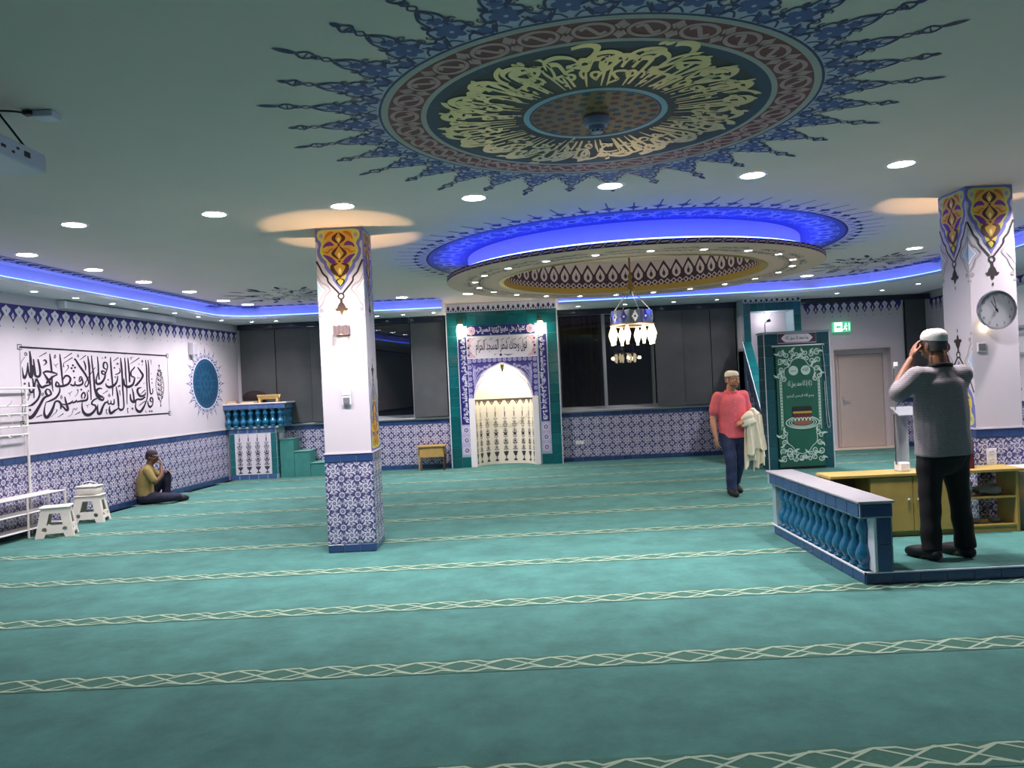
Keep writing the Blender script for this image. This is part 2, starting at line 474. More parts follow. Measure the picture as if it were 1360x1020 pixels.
# painted friezes: purple band of drops and white fleurons
def frieze(dc, u0, u1, z1, unit, h):
    n = max(1, round((u1-u0)/unit)); un = (u1-u0)/n
    dc.rect(u0, z1-h*.32, u1, z1, 0, 0)
    for i in range(n):
        c = u0+(i+.5)*un; e = u0+i*un; q = un/2
        Zt = z1; k = h
        dc.poly([(e, Zt-.30*k), (e+un, Zt-.30*k), (c+q*.86, Zt-.46*k), (c+q*.62, Zt-.62*k), (c+q*.34, Zt-.76*k), (c, Zt-k), (c-q*.34, Zt-.76*k), (c-q*.62, Zt-.62*k), (c-q*.86, Zt-.46*k)], 0, 0)
        dc.poly([(c-q*.22, Zt-.64*k), (c, Zt-.44*k), (c+q*.22, Zt-.64*k), (c, Zt-.84*k)], 1, 1)
        dc.poly([(c-q*.08, Zt-.64*k), (c, Zt-.56*k), (c+q*.08, Zt-.64*k), (c, Zt-.72*k)], 0, 2)
        for sx in ((e,) if i else ()):
            dc.poly([(sx, Zt-.06*k), (sx+q*.3, Zt-.18*k), (sx+q*.66, Zt-.26*k), (sx+q*.64, Zt-.38*k), (sx+q*.36, Zt-.52*k), (sx, Zt-.72*k), (sx-q*.36, Zt-.52*k), (sx-q*.64, Zt-.38*k), (sx-q*.66, Zt-.26*k), (sx-q*.3, Zt-.18*k)], 1, 1)
            dc.poly([(sx-q*.12, Zt-.38*k), (sx, Zt-.28*k), (sx+q*.12, Zt-.38*k), (sx, Zt-.48*k)], 2, 2)
        dc.poly([(c-.008, Zt-1.22*k), (c, Zt-1.16*k), (c+.008, Zt-1.22*k), (c, Zt-1.3*k)], 0, 1)
FRZ = [PURPLE, M('frieze_white', C(232, 226, 236), .7), M('frieze_gray', C(150, 142, 178), .7)]
dc = Dec(FL, .002); frieze(dc, -7.0, 4.98, 2.9, .215, .235); o = dc.build('painted_frieze', FRZ, wall_left, fix=False)
dc = Dec(FQ, .002); frieze(dc, 5.88, 7.84, 2.96, .165, .235); o = dc.build('painted_frieze', FRZ, wall_q, fix=False)
dc = Dec(FR, .002); frieze(dc, .05, 5.0, 2.94, .2, .235); o = dc.build('painted_frieze', FRZ, wall_right, fix=False)

# ceiling with the round opening of the dome
DC = (1.6, 10.25)
outer = [FL(-15, H)[:2], FR(19.9, H)[:2], (8.6, 16.2), (-5.3, 16.2)]
hole = [(DC[0]+2.12*math.cos(2*PI*k/72), DC[1]+2.12*math.sin(2*PI*k/72)) for k in range(72)]
pts = outer+hole
tr = tessellate_polygon([[Vector((*p, 0)) for p in outer], [Vector((*p, 0)) for p in hole]])
b = MB(); b.add([(x, y, H) for x, y in pts], [tuple(t) for t in tr])
b.add([(-9, -5, 4.0), (9.5, -5, 4.0), (9.5, 17, 4.0), (-9, 17, 4.0)], [(0, 1, 2, 3)])
ceiling = struct(b.build('ceiling', CEIL, fix=False), 'pale grey green painted ceiling')

# cove: dropped soffit with a lip, riser set back behind a blue light strip
SOF = M('soffit_paint', C(222, 218, 226), .75)
lip = [tuple((LA+LD*u)[:2]) for u in ()]
lipL = [(-6.35, -1.0), (-5.72, 8.6), (-5.28, 13.6)]
arc = [(-5.28+.70-.70*math.cos(a), 13.75+.70*math.sin(a)) for a in (0.15, .45, .8, 1.15, 1.45)]
lip = lipL+arc+[(-1.27, 14.45)]
lip2 = [(.91, 14.35), (5.0, 14.2), (5.7, 14.0), (6.25, 13.6), (6.6, 13.0), (6.78, 12.3), (6.72, 11.2), (5.4, -1.0)]
def off(poly, dd):
    out = []
    for i, p in enumerate(poly):
        a = poly[max(i-1, 0)]; c = poly[min(i+1, len(poly)-1)]
        tx, ty = c[0]-a[0], c[1]-a[1]; L = math.hypot(tx, ty); out.append((p[0]-ty/L*dd, p[1]+tx/L*dd))
    return out
def cove(poly, outerfn, name, ends):
    rs = off(poly, .14); N = len(poly); b = MB()
    zb, zt = 3.04, 3.085
    P = [outerfn(p) for p in poly]
    vs = [(*p, zb) for p in P]+[(*p, zb) for p in poly]+[(*p, zt) for p in poly]+[(*p, zt) for p in rs]+[(*p, H) for p in rs]
    fs = []
    for r in range(4):
        for i in range(N-1): fs.append((r*N+i, r*N+i+1, (r+1)*N+i+1, (r+1)*N+i))
    b.add(vs, fs)
    for i in ends: b.add([(*P[i], zb), (*poly[i], zb), (*poly[i], zt), (*rs[i], zt), (*rs[i], H), (*P[i], H)], [(0, 1, 2, 3, 4, 5)])
    o = struct(b.build(name, SOF)); return o, off(poly, .06)
def outL(p):
    v = Vector((p[0], p[1], 0)); t = (v-LA).dot(LD); q = LA+LD*t
    return (q.x-.02, q.y) if p[1] < 13.6 else ((-5.45+(p[0]+5.28)*.2, 15.62) if p[0] < -4.5 else (p[0], 15.62))
def outR(p):
    v = Vector((p[0], p[1], 0)); t = (v-RA).dot(-LD); q = RA-LD*t
    return (q.x+.02, q.y) if p[1] < 12.5 else ((p[0], 15.62) if p[0] < 5.8 else (p[0]+(p[0]-5.7)*1.6+.1, 15.62))
t1, led1 = cove(lip, outL, 'trim_2', (-1,)); t1['label'] = 'dropped white soffit with blue cove light, left side'
t2, led2 = cove(lip2, outR, 'trim_3', (0,)); t2['label'] = 'dropped white soffit with blue cove light, right side'
def strip(pts, z, parent, e=None):
    b = MB(); b.tube([(*p, z) for p in catmull(pts, 4)], .012, 6)
    o = b.build('light_strip', e or LEDB, parent); o['label'] = 'glowing blue light strip in the cove'; return o
strip(led1, 3.10, t1); strip(led2, 3.10, t2)

# painted border along the cove
dc = Dec(FC, .002)
ORN = [M('ornament_dark', C(52, 48, 78), .7), M('ornament_light', C(170, 172, 196), .7), M('ornament_grey', C(120, 112, 118), .7)]
def border(dc, poly, d0, d1):
    P = [(np.array(p)) for p in catmull(poly, 8)]
    a = off([tuple(p) for p in P], -d0); c = off([tuple(p) for p in P], -d1); m = off([tuple(p) for p in P], -(d0+d1)/2)
    dc.line(a, .016, 0, 1); dc.line(c, .016, 0, 1)
    acc = 0; L = [0]
    for i in range(1, len(m)): L.append(L[-1]+math.hypot(m[i][0]-m[i-1][0], m[i][1]-m[i-1][1]))
    st = .2; n = int(L[-1]/st)
    for k in range(n):
        s = (k+.5)*st; i = next(j for j in range(1, len(L)) if L[j] >= s); t = (s-L[i-1])/(L[i]-L[i-1]+1e-9)
        x = m[i-1][0]+(m[i][0]-m[i-1][0])*t; y = m[i-1][1]+(m[i][1]-m[i-1][1])*t
        an = math.atan2(m[i][1]-m[i-1][1], m[i][0]-m[i-1][0]); hw = abs(d1-d0)/2
        dc.leaf(x-.09*math.cos(an), y-.09*math.sin(an), an, .18, hw*1.1, 0, 1)
        for sg in (1, -1):
            dc.leaf(x, y, an+sg*.9, .12, .035, 0, 1, .2*sg); dc.spiral(x-.06*math.cos(an)+sg*hw*.5*-math.sin(an), y-.06*math.sin(an)+sg*hw*.5*math.cos(an), hw*.4, an, 1., .014, 0, 1, 6)
border(dc, lip, .06, .24); border(dc, lip2, .06, .24)
dc.build('painted_border', ORN, ceiling, fix=False)

# windows: aluminium frames, panes, dark panel blinds and their rail
def window(name, x0, x1, z0, z1, stiles, label):
    b = MB(); f = .065; ya, yb = WQ+.1, WQ+.16
    b.box((x0, ya, z0), (x1, yb, z0+f)); b.box((x0, ya, z1-f), (x1, yb, z1))
    for s in (x0, *stiles, x1-f): b.box((s, ya-.004, z0), (s+f, yb, z1))
    o = struct(b.build(name, ALU), label)
    xs = [x0, *stiles, x1-f]
    for i in range(len(xs)-1):
        p = MB(); p.box((xs[i]+f, WQ+.125, z0+f), (xs[i+1], WQ+.131, z1-f)); q = p.build('pane', GLASS, o)
        if i == 1 or (name == 'window_2' and i == 0):
            cx_ = (xs[i]+f+xs[i+1])/2; an = -.135
            q.rotation_euler = (0, 0, an); q.location = (cx_-cx_*math.cos(an)+(WQ+.128)*math.sin(an), (WQ+.10)-cx_*math.sin(an)-(WQ+.128)*math.cos(an), 0)
    s = MB(); s.box((x0, WQ-.05, z0-.025), (x1, WQ+.17, z0), 0, .006); s.build('window_sill', ALU, o)
    return o
window('window_1', -5.44, -1.26, 1.0+.025, 3.0, (-3.4, -2.03), 'wide dark window left of the prayer niche')
window('window_2', .9, 4.58, 1.0+.025, 3.0, (1.83, 2.8), 'wide dark window right of the prayer niche')
window('window_3', 7.87, 8.3, 1.0+.025, 3.0, (), 'narrow dark window beside the grey door')
def blind(label, xs, z0, z1, yr, x0, x1):
    t = thing('panel_blind', label, 'blind', ((x0+x1)/2, yr, z1), 0, 'dark panel blinds at the far windows')
    c = (x0+x1)/2
    b = MB(); b.box((x0-c, -.06, -.0), (x1-c, .06, .105), 0, .008); b.build('rail', M('navy_rail', C(28, 30, 52), .25, coat=.4), t)
    for i, (p, q) in enumerate(xs):
        b = MB(); nn = 10; W = q-p-.008
        vs = [(p-c+W*k/nn, -.012*math.sin(PI*k/nn)+(.02 if i % 2 else 0), zz) for zz in (z0-z1, -.0) for k in range(nn+1)]
        b.add(vs, [(k, k+1, nn+2+k, nn+1+k) for k in range(nn)])
        n0 = len(vs); b.add([(x, y+.006, z) for x, y, z in vs], [(k+1, k, nn+1+k, nn+2+k) for k in range(nn)])
        b.build('blind_panel', BLIND, t, fix=False)
    return t
blind('dark grey panel blind covering the window behind the tiled pulpit', [(-5.42+.70*i, -5.42+.70*(i+1)) for i in range(3)], 1.04, 2.93, 15.52, -5.44, -2.05)
blind('single dark panel blind hanging at the left edge of the prayer niche', [(-1.99, -1.31)], 1.04, 2.925, 15.52, -2.0, -1.3)
blind('dark brownish panel blind behind the hanging chandelier', [(2.86, 3.42), (3.42, 3.98), (3.98, 4.47)], 1.04, 2.93, 15.5, .95, 4.49)
blind('dark blind in the narrow window beside the grey door', [(7.88, 8.29)], 1.04, 2.93, 15.53, 5.78, 8.36)
# night outside the panes: a dim brown hanging behind the first pane
b = MB(); nn = 40
vs = [(1.0+.82*k/nn, 16.1+.03*math.sin(k*1.1), z) for z in (0.0, 2.95) for k in range(nn+1)]
b.add(vs, [(k, k+1, nn+2+k, nn+1+k) for k in range(nn)])
o = b.build('curtain', M('brown_cloth', C(70, 48, 44), .9), fix=False, smooth=1.0); T(o, 'dim brown curtain seen through the pane right of the niche', 'curtain')

# door in its recess
DOORM = M('door_grey', C(196, 180, 172), .45, noise=.02)
b = MB()
b.box((6.4, WQ+.0, 2.0), (7.64, WQ+.26, 2.05)); b.box((6.4, WQ, 0), (6.45, WQ+.26, 2.0)); b.box((7.59, WQ, 0), (7.64, WQ+.26, 2.0))
b.box((6.45, WQ+.16, 1.9), (7.59, WQ+.26, 2.0)); b.box((7.5, WQ+.16, 0), (7.59, WQ+.26, 1.9))
dr = struct(b.build('door_1', M('door_frame', C(204, 192, 196), .5)), 'grey double door in a deep white recess under the exit sign')
for a, c in ((6.455, 6.60), (6.606, 7.497)):
    b = MB(); b.box((a, WQ+.19, .02), (c, WQ+.235, 1.895), 0, .005); leaf = b.build('door_leaf', DOORM, dr)
b = MB(); b.tube([(6.68, WQ+.19, .98), (6.68, WQ+.14, .98), (6.70, WQ+.13, .98), (6.80, WQ+.13, .98)], .009, 8); b.box((6.66, WQ+.182, .88), (6.70, WQ+.19, 1.06), 0, .003)
b.build('door_handle', ALU, leaf)
b = MB(); b.box((6.3, WQ-.2, 0), (7.75, WQ+.19, .018), 0, .004); b.build('threshold', M('threshold', C(212, 196, 176), .6), dr)
# ================================================================ ring dome
z0, z1, z2, ztop = 2.95, 3.005, H, 3.40
RR = 2.40; RI = 1.68; RD = 2.12
b = MB()
b.lathe([(RI, ztop), (RI, z0), (RR, z0)], 96, (*DC, 0), 0)
b.lathe([(RR, z0), (RR, z1)], 96, (*DC, 0), 0)
b.lathe([(RR, z1), (RD, z1), (RD, z2)], 96, (*DC, 0), 1)
b.lathe([(RI+.02, ztop), (.001, ztop)], 96, (*DC, 0), 2)
b.lathe([(RI-.006, z0+.0), (RI-.006, z0+.05)], 96, (*DC, 0), 3)
b.f = [f for f in b.f if len(f) <= 4]; b.mi = b.mi[:len(b.f)]
RINGM = [M('ring_paint', C(226, 182, 168), .75), SOF, CEIL, M('ring_gold', C(168, 136, 66), .5), M('ring_inner', C(206, 192, 200), .75)]
# rebuild material list after dropping caps
b = MB()
def band(prof, mi):
    vs = []; n = 96
    for r, z in prof:
        for k in range(n): a = 2*PI*k/n; vs.append((DC[0]+r*math.cos(a), DC[1]+r*math.sin(a), z))
    b.add(vs, [(i*n+k, i*n+(k+1) % n, (i+1)*n+(k+1) % n, (i+1)*n+k) for i in range(len(prof)-1) for k in range(n)], mi)
band([(RI, ztop), (RI, z0)], 4); band([(RI, z0), (RR, z0), (RR, z1)], 0); band([(RR, z1), (RD, z1), (RD, z2)], 1); band([(RI+.02, ztop), (.001, ztop)], 2); band([(RI-.012, z0-.006), (RI-.012, z0+.07)], 3); band([(RI-.012, z0-.006), (RI+.05, z0-.006)], 3)
ring = struct(b.build('trim_4', RINGM), 'hanging ceiling ring of the dome with patterned inner wall')
b = MB()
b.tube([(DC[0]+2.31*math.cos(a), DC[1]+2.31*math.sin(a), z1+.018) for a in np.linspace(PI-.12, 2*PI+.0, 60)], .013, 6)
b.build('light_strip', M('led_blue_ring', (0, 0, 0), .5, emit=(.06, .09, 1.0), es=E_RING), ring)['label'] = 'glowing blue light strip on the ring lip'
# patterns of the ring
def FI(t, z, h=0): a = t/RI; return (DC[0]+(RI-h)*math.cos(a), DC[1]+(RI-h)*math.sin(a), z)
def FO(t, z, h=0): a = t/RR; return (DC[0]+(RR+h)*math.cos(a), DC[1]+(RR+h)*math.sin(a), z)
def FU(x, y, h=0): return (x, y, z0-h)
dc = Dec(FI, .004, .005)
PUR2 = [M('plum_paint', C(64, 40, 66), .6), M('pinkish_white', C(208, 196, 208), .7), M('ring_gold', (0, 0, 0))]
n = 54; un = 2*PI*RI/n; zb = z0+.075
for i in range(n):
    e = i*un; c = e+un/2
    dc.rect(e, zb-.02, e+un, zb+.09, 0, 0)
    og = [(c-un*.30, zb+.08), (c-un*.44, zb+.15), (c-un*.42, zb+.2), (c-un*.24, zb+.26), (c, zb+.335)]
    dc.poly([(e, zb+.06), (e, zb+.2), *[(x-un*.03, z+.012) for x, z in og[2:]], (c+un*.03, zb+.347), *[(2*c-x+un*.03, z+.012) for x, z in og[2:4]][::-1], (e+un, zb+.2), (e+un, zb+.06)], 0, 0)
    dc.poly([(c-un*.10, zb+.085), (c+un*.10, zb+.085), (c+un*.33, zb+.13), (c+un*.35, zb+.185), (c+un*.2, zb+.24), (c, zb+.295), (c-un*.2, zb+.24), (c-un*.35, zb+.185), (c-un*.33, zb+.13)], 1, 1)
    dc.disc(c, zb+.155, .026, 0, 2, 6, .042); dc.line([(c, zb+.16), (c, zb+.225)], .010, 0, 2)
    for q in (0, .5):
        dc.poly([(e+un*q, zb+.03), (e+un*(q+.25), zb+.075), (e+un*(q+.5), zb+.03), (e+un*(q+.25), zb-.015)], 1, 1)
        dc.poly([(e+un*(q+.1), zb+.03), (e+un*(q+.25), zb+.057), (e+un*(q+.4), zb+.03), (e+un*(q+.25), zb+.003)], 0, 2)
dc.build('painted_arcade', PUR2, ring, fix=False)
dc = Dec(FO, .002)
n = 110; un = 2*PI*RR/n
dc.line([(2*PI*RR*k/200, z1-.004) for k in range(201)], .007, 0, 0); dc.line([(2*PI*RR*k/200, z0+.004) for k in range(201)], .007, 0, 0)
for i in range(n):
    e = i*un
    dc.line([(e, z0+.012), (e+un*.25, z0+.04), (e+un*.9, z0+.046)], .012, 0, 1); dc.line([(e+un*.1, z0+.010), (e+un*.75, z0+.014), (e+un, z0+.042)], .012, 0, 1)
dc.build('painted_chain', [NAVY], ring, fix=False)
dc = Dec(FU, .002)
random.seed(3)
for i in range(22):
    a = 2*PI*(i+.5)/22+.10
    cx, cy = DC[0]+2.04*math.cos(a), DC[1]+2.04*math.sin(a)
    for k in range(7):
        t = a+(k-3)*.034; rr = 2.04+(.10 if k % 2 else -.07)
        x, y = DC[0]+rr*math.cos(t), DC[1]+rr*math.sin(t)
        dc.spiral(x, y, .055, t+k, 1.2*(1 if k % 2 else -1), .016, 0, 0, 7); dc.leaf(x, y, t+PI/2*(1 if k % 2 else -1), .12, .03, 0, 0, .2)
dc.build('painted_scrolls', [ORN[2]], ring, fix=False)

# dome ornament on the ceiling around the ring
def FP(x, y, h=0, c=DC, q=2.6): a = x/q; return (c[0]+y*math.cos(a), c[1]+y*math.sin(a), H-h)
dc = Dec(FP, .002)
q = 2.6; CIR = 2*PI*q
for k in range(96):
    e = CIR*k/96; f = CIR*(k+1)/96
    dc.add([dc._p(e, 2.12, 0), dc._p(f, 2.12, 0), dc._p(f, 2.63, 0), dc._p(e, 2.63, 0)], [(0, 1, 2, 3)], 0)
    dc.add([dc._p(e, 2.63, 1), dc._p(f, 2.63, 1), dc._p(f, 2.66, 1), dc._p(e, 2.66, 1)], [(0, 1, 2, 3)], 2)
n = 40; un = CIR/n
for i in range(n):
    c = (i+.5)*un
    dc.lobed(c, 2.40, .10, 6, .3, 1, 1); dc.lobed(c, 2.40, .05, 6, .2, 2, 2)
    for sg in (1, -1):
        dc.spiral(c+sg*un*.33, 2.5, .075, 0 if sg > 0 else PI, 1.3*sg, .022, 1, 1, 8); dc.spiral(c+sg*un*.33, 2.28, .06, 1, -1.2*sg, .02, 1, 1, 8)
        dc.leaf(c, 2.40, PI/2+sg*.8, .2, .05, 1, 1, .2*sg); dc.leaf(c, 2.40, -PI/2+sg*.8, .18, .05, 1, 1, .2*sg)
n = 72; un = CIR/n
for i in range(n):
    c = (i+.5)*un
    dc.line([(c, 2.66), (c, 3.0+.06*(i % 2))], .013, 2, 1)
    dc.poly([(c, 2.72), (c+.05, 2.78), (c, 2.86), (c-.05, 2.78)], 2, 1)
    for sg in (1, -1): dc.leaf(c, 2.76, PI/2+sg*1.1, .09, .03, 2, 1, -.2*sg)
    dc.leaf(c+un/2, 2.66, PI/2, .1, .035, 2, 1)
dc.build('painted_dome_border', [M('dome_blue', C(62, 78, 142), .6), M('dome_lilac', C(150, 158, 200), .6), NAVY], ceiling, fix=False)

# arabesque patches beside the dome
dc = Dec(FC, .002)
def patch(cx, cy, w, h, rot, seed):
    random.seed(seed)
    for k in range(64):
        a = random.uniform(0, 2*PI); r = random.random()**.6
        x, y = r*w*math.cos(a), r*h*math.sin(a); X = cx+x*math.cos(rot)-y*math.sin(rot); Y = cy+x*math.sin(rot)+y*math.cos(rot)
        if k % 3: dc.spiral(X, Y, random.uniform(.06, .13), a, random.choice((1.3, -1.3)), .02, 2 if k % 2 else 0, 0, 7)
        else: dc.leaf(X, Y, a, .22, .06, 0, 1, .2)
    for k in range(14):
        a = 2*PI*k/14; dc.leaf(cx+(w*math.cos(a))*math.cos(rot)-h*math.sin(a)*math.sin(rot), cy+w*math.cos(a)*math.sin(rot)+h*math.sin(a)*math.cos(rot), a+rot, .3, .07, 0, 1)
patch(-3.65, 12.9, .75, .8, .3, 5); patch(5.75, 12.3, .7, .8, -.3, 6)
dc.build('painted_arabesque', ORN, ceiling, fix=False)

# ================================================================ painted ceiling medallion with calligraphy
MC = (.585, 4.84); MQ = 1.6
def FM(x, y, h=0): a = x/MQ; return (MC[0]+y*math.cos(a), MC[1]+y*math.sin(a), H-h)
dc = Dec(FM, .0015, .0007)
MEDM = [M('med_navy', C(40, 44, 96), .6), M('med_blue', C(72, 88, 150), .6), M('med_lilac', C(192, 182, 208), .65), M('med_maroon', C(124, 54, 60), .6),
        M('med_rose', C(204, 152, 150), .6), M('med_grey', C(182, 168, 164), .6), M('med_dark', C(36, 44, 44), .6), M('med_teal', C(30, 60, 80), .6),
        M('med_gold', C(226, 200, 140), .40, metal=.6), M('med_ice', C(150, 178, 196), .6), M('med_brown', C(132, 94, 48), .5, metal=.2), M('med_red', C(92, 44, 36), .6)]
def annulus(r0, r1, mi, l, n=96):
    c = 2*PI*MQ
    for k in range(n): dc.add([dc._p(c*k/n, r0, l), dc._p(c*(k+1)/n, r0, l), dc._p(c*(k+1)/n, r1, l), dc._p(c*k/n, r1, l)], [(0, 1, 2, 3)], mi)
annulus(.0, .405, 10, 1); annulus(.405, .445, 9, 2); annulus(.445, .98, 6, 1); annulus(.97, 1.05, 7, 2); annulus(1.045, 1.078, 5, 3)
annulus(1.07, 1.28, 3, 1); annulus(1.275, 1.315, 5, 2); annulus(1.315, 1.33, 0, 2); annulus(.398, .408, 0, 3)
# star lattice in the centre
d2 = dc.fn; dc.fn = lambda x, y, h=0: (MC[0]+x, MC[1]+y, H-h)
dc.lobed(0, 0, .07, 10, .3, 11, 2)
for r, n in ((.135, 10), (.215, 14), (.295, 20), (.365, 26)):
    for k in range(n):
        a = 2*PI*(k+(.5 if n in (14, 26) else 0))/n; dc.lobed(r*math.cos(a), r*math.sin(a), .034 if n > 10 else .038, 6, .35, 11 if k % 3 else 7, 2, a, 2)
dc.fn = d2
# chain on the maroon band
n = 28; un = 2*PI*MQ/n
for i in range(n):
    c = (i+.5)*un; e = i*un
    ov = [(c+un*.36*math.cos(t)*1.0, 1.175+.075*math.sin(t)) for t in np.linspace(0, 2*PI, 20, endpoint=False)]
    dc.line(ov, .026, 4, 3, closed=True)
    dc.line([(c-un*.24, 1.19), (c-un*.12, 1.215), (c, 1.175), (c+un*.12, 1.135), (c+un*.24, 1.16)], .03, 4, 3, 3)
    dc.line([(e-un*.12, 1.12), (e, 1.175), (e+un*.12, 1.23)], .018, 4, 3); dc.line([(e-un*.12, 1.23), (e, 1.175), (e+un*.12, 1.12)], .018, 4, 3)
    for s in (1, -1): dc.poly([(e, 1.175+s*.02), (e+.035, 1.175+s*.06), (e, 1.175+s*.1), (e-.035, 1.175+s*.06)], 4, 3); dc.disc(e, 1.175, .018, 3, 4, 6)
# flames
n = 32; un = 2*PI*MQ/n
for i in range(n):
    c = i*un+.02; tip = 2.0 if i % 2 else 1.89
    P = lambda pts: [(c+x, y) for x, y in pts]
    dc.poly(P([(-.157, 1.32), (-.157, 1.43), (-.10, 1.50), (-.055, 1.62), (-.02, 1.70), (.02, 1.70), (.055, 1.62), (.10, 1.50), (.157, 1.43), (.157, 1.32)]), 2, 0)
    dc.lobed(c, 1.47, .088, 6, .3, 1, 1); dc.disc(c, 1.46, .014, 2, 2, 6); dc.lobed(c, 1.585, .042, 5, .3, 1, 1, PI/2); dc.lobed(c+un/2, 1.375, .05, 5, .3, 1, 1)
    for s in (1, -1):
        L = lambda pts, w, m=0: dc.line([(c+s*x, y) for x, y in pts], w, m, 2, 3)
        L([(.157, 1.42), (.115, 1.45), (.105, 1.52), (.06, 1.55), (.055, 1.63), (.015, 1.70)], .015)
        L([(.157, 1.345), (.10, 1.37), (.07, 1.43)], .013); L([(.02, 1.34), (.06, 1.385), (.11, 1.385)], .013)
        L([(.015, 1.70), (-.022, 1.745), (.018, 1.79), (0, 1.82)], .010); L([(.0, 1.6), (.03, 1.645), (.0, 1.7)], .010)
        dc.spiral(c+s*.075, 1.565, .028, 0, 1.2*s, .010, 0, 2, 7); dc.spiral(c+s*.125, 1.475, .025, 2, -1.2*s, .010, 0, 2, 7)
        dc.leaf(c+s*.05, 1.44, PI/2-s*1.2, .09, .03, 0, 2, .2); dc.leaf(c+s*.03, 1.52, PI/2-s*.7, .09, .03, 0, 2, .2); dc.leaf(c+s*.12, 1.33, PI/2+s*.3, .1, .03, 0, 2)
        m = 1.80+(tip-1.80)*.3
        L([(0, 1.79), (.034, m-.01), (.006, m+.035)], .014); L([(.034, m-.01), (.0, m-.012)], .008); L([(.006, m+.03), (.028, m+.012)], .010)
    dc.leaf(c, m+.02, PI/2, tip-m, .034, 0, 2)
# calligraphy ring, letters rising towards the centre
VERSE = 'الله نور السماوات والأرض مثل نوره كمشكاة فيها مصباح المصباح في زجاجة الزجاجة كأنها كوكب دري يوقد من شجرة مباركة'
def ringtext(t, rbase, sy, off, l, ph, reps=1, slant=0.):
    gl, w = text(t, True, off); tot = w+.6
    for rp in range(reps):
        for vs, fs in gl:
            dc.add([dc._p(-MQ*(2*PI*((x+slant*y)/tot+rp)/reps+ph), rbase-y*sy, l) for x, y in vs], fs, 8)
ringtext(VERSE[:58], .875, .50, .018, 4, .4)
ringtext(VERSE[58:], .90, .36, .02, 5, 2.0, 1, .5)
ringtext(VERSE[20:74], .70, .27, .018, 5, 3.3, 1)
# swelling bowls along the outer edge
for i in range(22):
    a = 2*PI*MQ*i/22
    dc.line([(a, .80, .01), (a+.05, .90, .035), (a+.18, .935, .05), (a+.31, .89, .035), (a+.36, .80, .01)], .03, 8, 6, 4)
for i in range(46):
    a = 2*PI*MQ*(i+.3*math.sin(i*2.1))/46; r1 = .80+.1*math.sin(i*1.7)
    dc.line([(a, .49, .02), (a+.02*math.sin(i), (.49+r1)/2, .044), (a+.05*math.sin(i), r1, .012)], .03, 8, 6)
dc.build('painted_medallion', MEDM, ceiling, fix=False)['label'] = 'painted round medallion with gold calligraphy and blue flames'
# smoke detector in its centre
b = MB(); b.lathe([(.085, 0), (.085, -.02), (.07, -.045), (.05, -.05), (.05, -.075), (.035, -.09), (.001, -.092)], 20); 
sd = b.build('smoke_detector', M('detector', C(150, 148, 176), .5), loc=(.60, 4.90, H-.004), smooth=.7); T(sd, 'pale round smoke detector at the centre of the ceiling medallion', 'smoke detector')
b = MB()
for k in range(8): a = 2*PI*k/8; b.box((.04*math.cos(a)-.006, .04*math.sin(a)-.006, -.086), (.04*math.cos(a)+.006, .04*math.sin(a)+.006, -.078))
b.build('slot', BLACK, sd)

# ================================================================ ceiling lights
EMW = M('lamp_white', (0, 0, 0), .5, emit=(1, .97, 1.0), es=26)
RIM = M('white_rim', C(220, 220, 226), .4)
def mk(r, name, label, group, lab2=None):
    t = thing(name, label, 'ceiling light', (0, 0, -50), 0, group)
    b = MB(); b.lathe([(r*.86, 0.006), (r*.86, -.004), (r, -.007), (r*1.06, 0)], 28)
    b.f = [f for f in b.f if len(f) == 4]; b.mi = [0]*len(b.f); b.build('rim', RIM, t)
    b = MB(); b.lathe([(r*.87, -.002), (.001, -.0025)], 28); b.f = [f for f in b.f if len(f) == 4]; b.mi = [0]*len(b.f); b.build('diffuser', EMW, t)
    return t
ORD = 'first second third fourth fifth sixth seventh eighth ninth'.split()
def lights(proto, pts, z, label, group, power, spot=None, order=None):
    for i, p in enumerate(pts):
        t = proto if (proto.location.z < -40) else duptree(proto, (0, 0, 0))
        t.location = (*p, z-.004); t['label'] = f'{ORD[i]} {order}' if order else label; t['group'] = group
        if spot: lamp('bulb', 'SPOT', (0, 0, -.012), power, spot[1], .02, (0, 0, 0), spot[0], .6, t)
        else: lamp('bulb', 'AREA', (0, 0, -.012), power, (1, .94, .955), .2, parent=t)
big = mk(.115, 'downlight', '', '')
lights(big, [(-3.96, 7.13), (-2.61, 6.97), (-1.44, 6.89), (-.27, 6.81), (.9, 6.61), (2.07, 6.48), (3.24, 6.34)], H, 'round white downlight in the row between the medallion and the dome', 'downlights in the row across the hall', P_DOWN*.8, order='round downlight from the left wall in the row beyond the medallion')
lights(big, [(-5.21, 8.43), (-5.1, 9.57), (-5.03, 10.72), (-4.89, 11.9), (-4.85, 13.19), (-4.68, 13.9)], H, 'round white downlight in the row along the left cove', 'downlights along the left cove', P_DOWN*.36, order='round downlight from the viewer in the row along the left cove')
lights(big, [(-1.92, 13.9), (-.72, 13.8)], H, 'round white downlight close to the prayer niche', 'downlights near the prayer niche', P_DOWN, order='round downlight from the left before the prayer niche')
lights(big, [(5.17, 13.48), (5.7, 10.9), (5.5, 9.0), (5.2, 7.0)], H, 'round white downlight in the row along the right cove', 'downlights along the right cove', P_DOWN*1.5, order='round downlight from the door in the row along the right cove')
lights(big, [(-3.4, .4), (-.8, .1), (1.8, -.2), (4.2, -.5)], H, 'unseen downlight added behind the viewer to brighten the near carpet', 'added downlights behind the viewer', P_DOWN*.7)  # unseen lamps, added only to lift the foreground carpet
sm = mk(.045, 'spotlight', '', '')
sp = (1.5, (1, .82, .82))
SL = [(-5.72, 8.87), (-5.68, 9.65), (-5.63, 10.41), (-5.58, 11.19), (-5.53, 11.98), (-5.49, 12.8), (-5.46, 13.54), (-5.41, 14.35)]
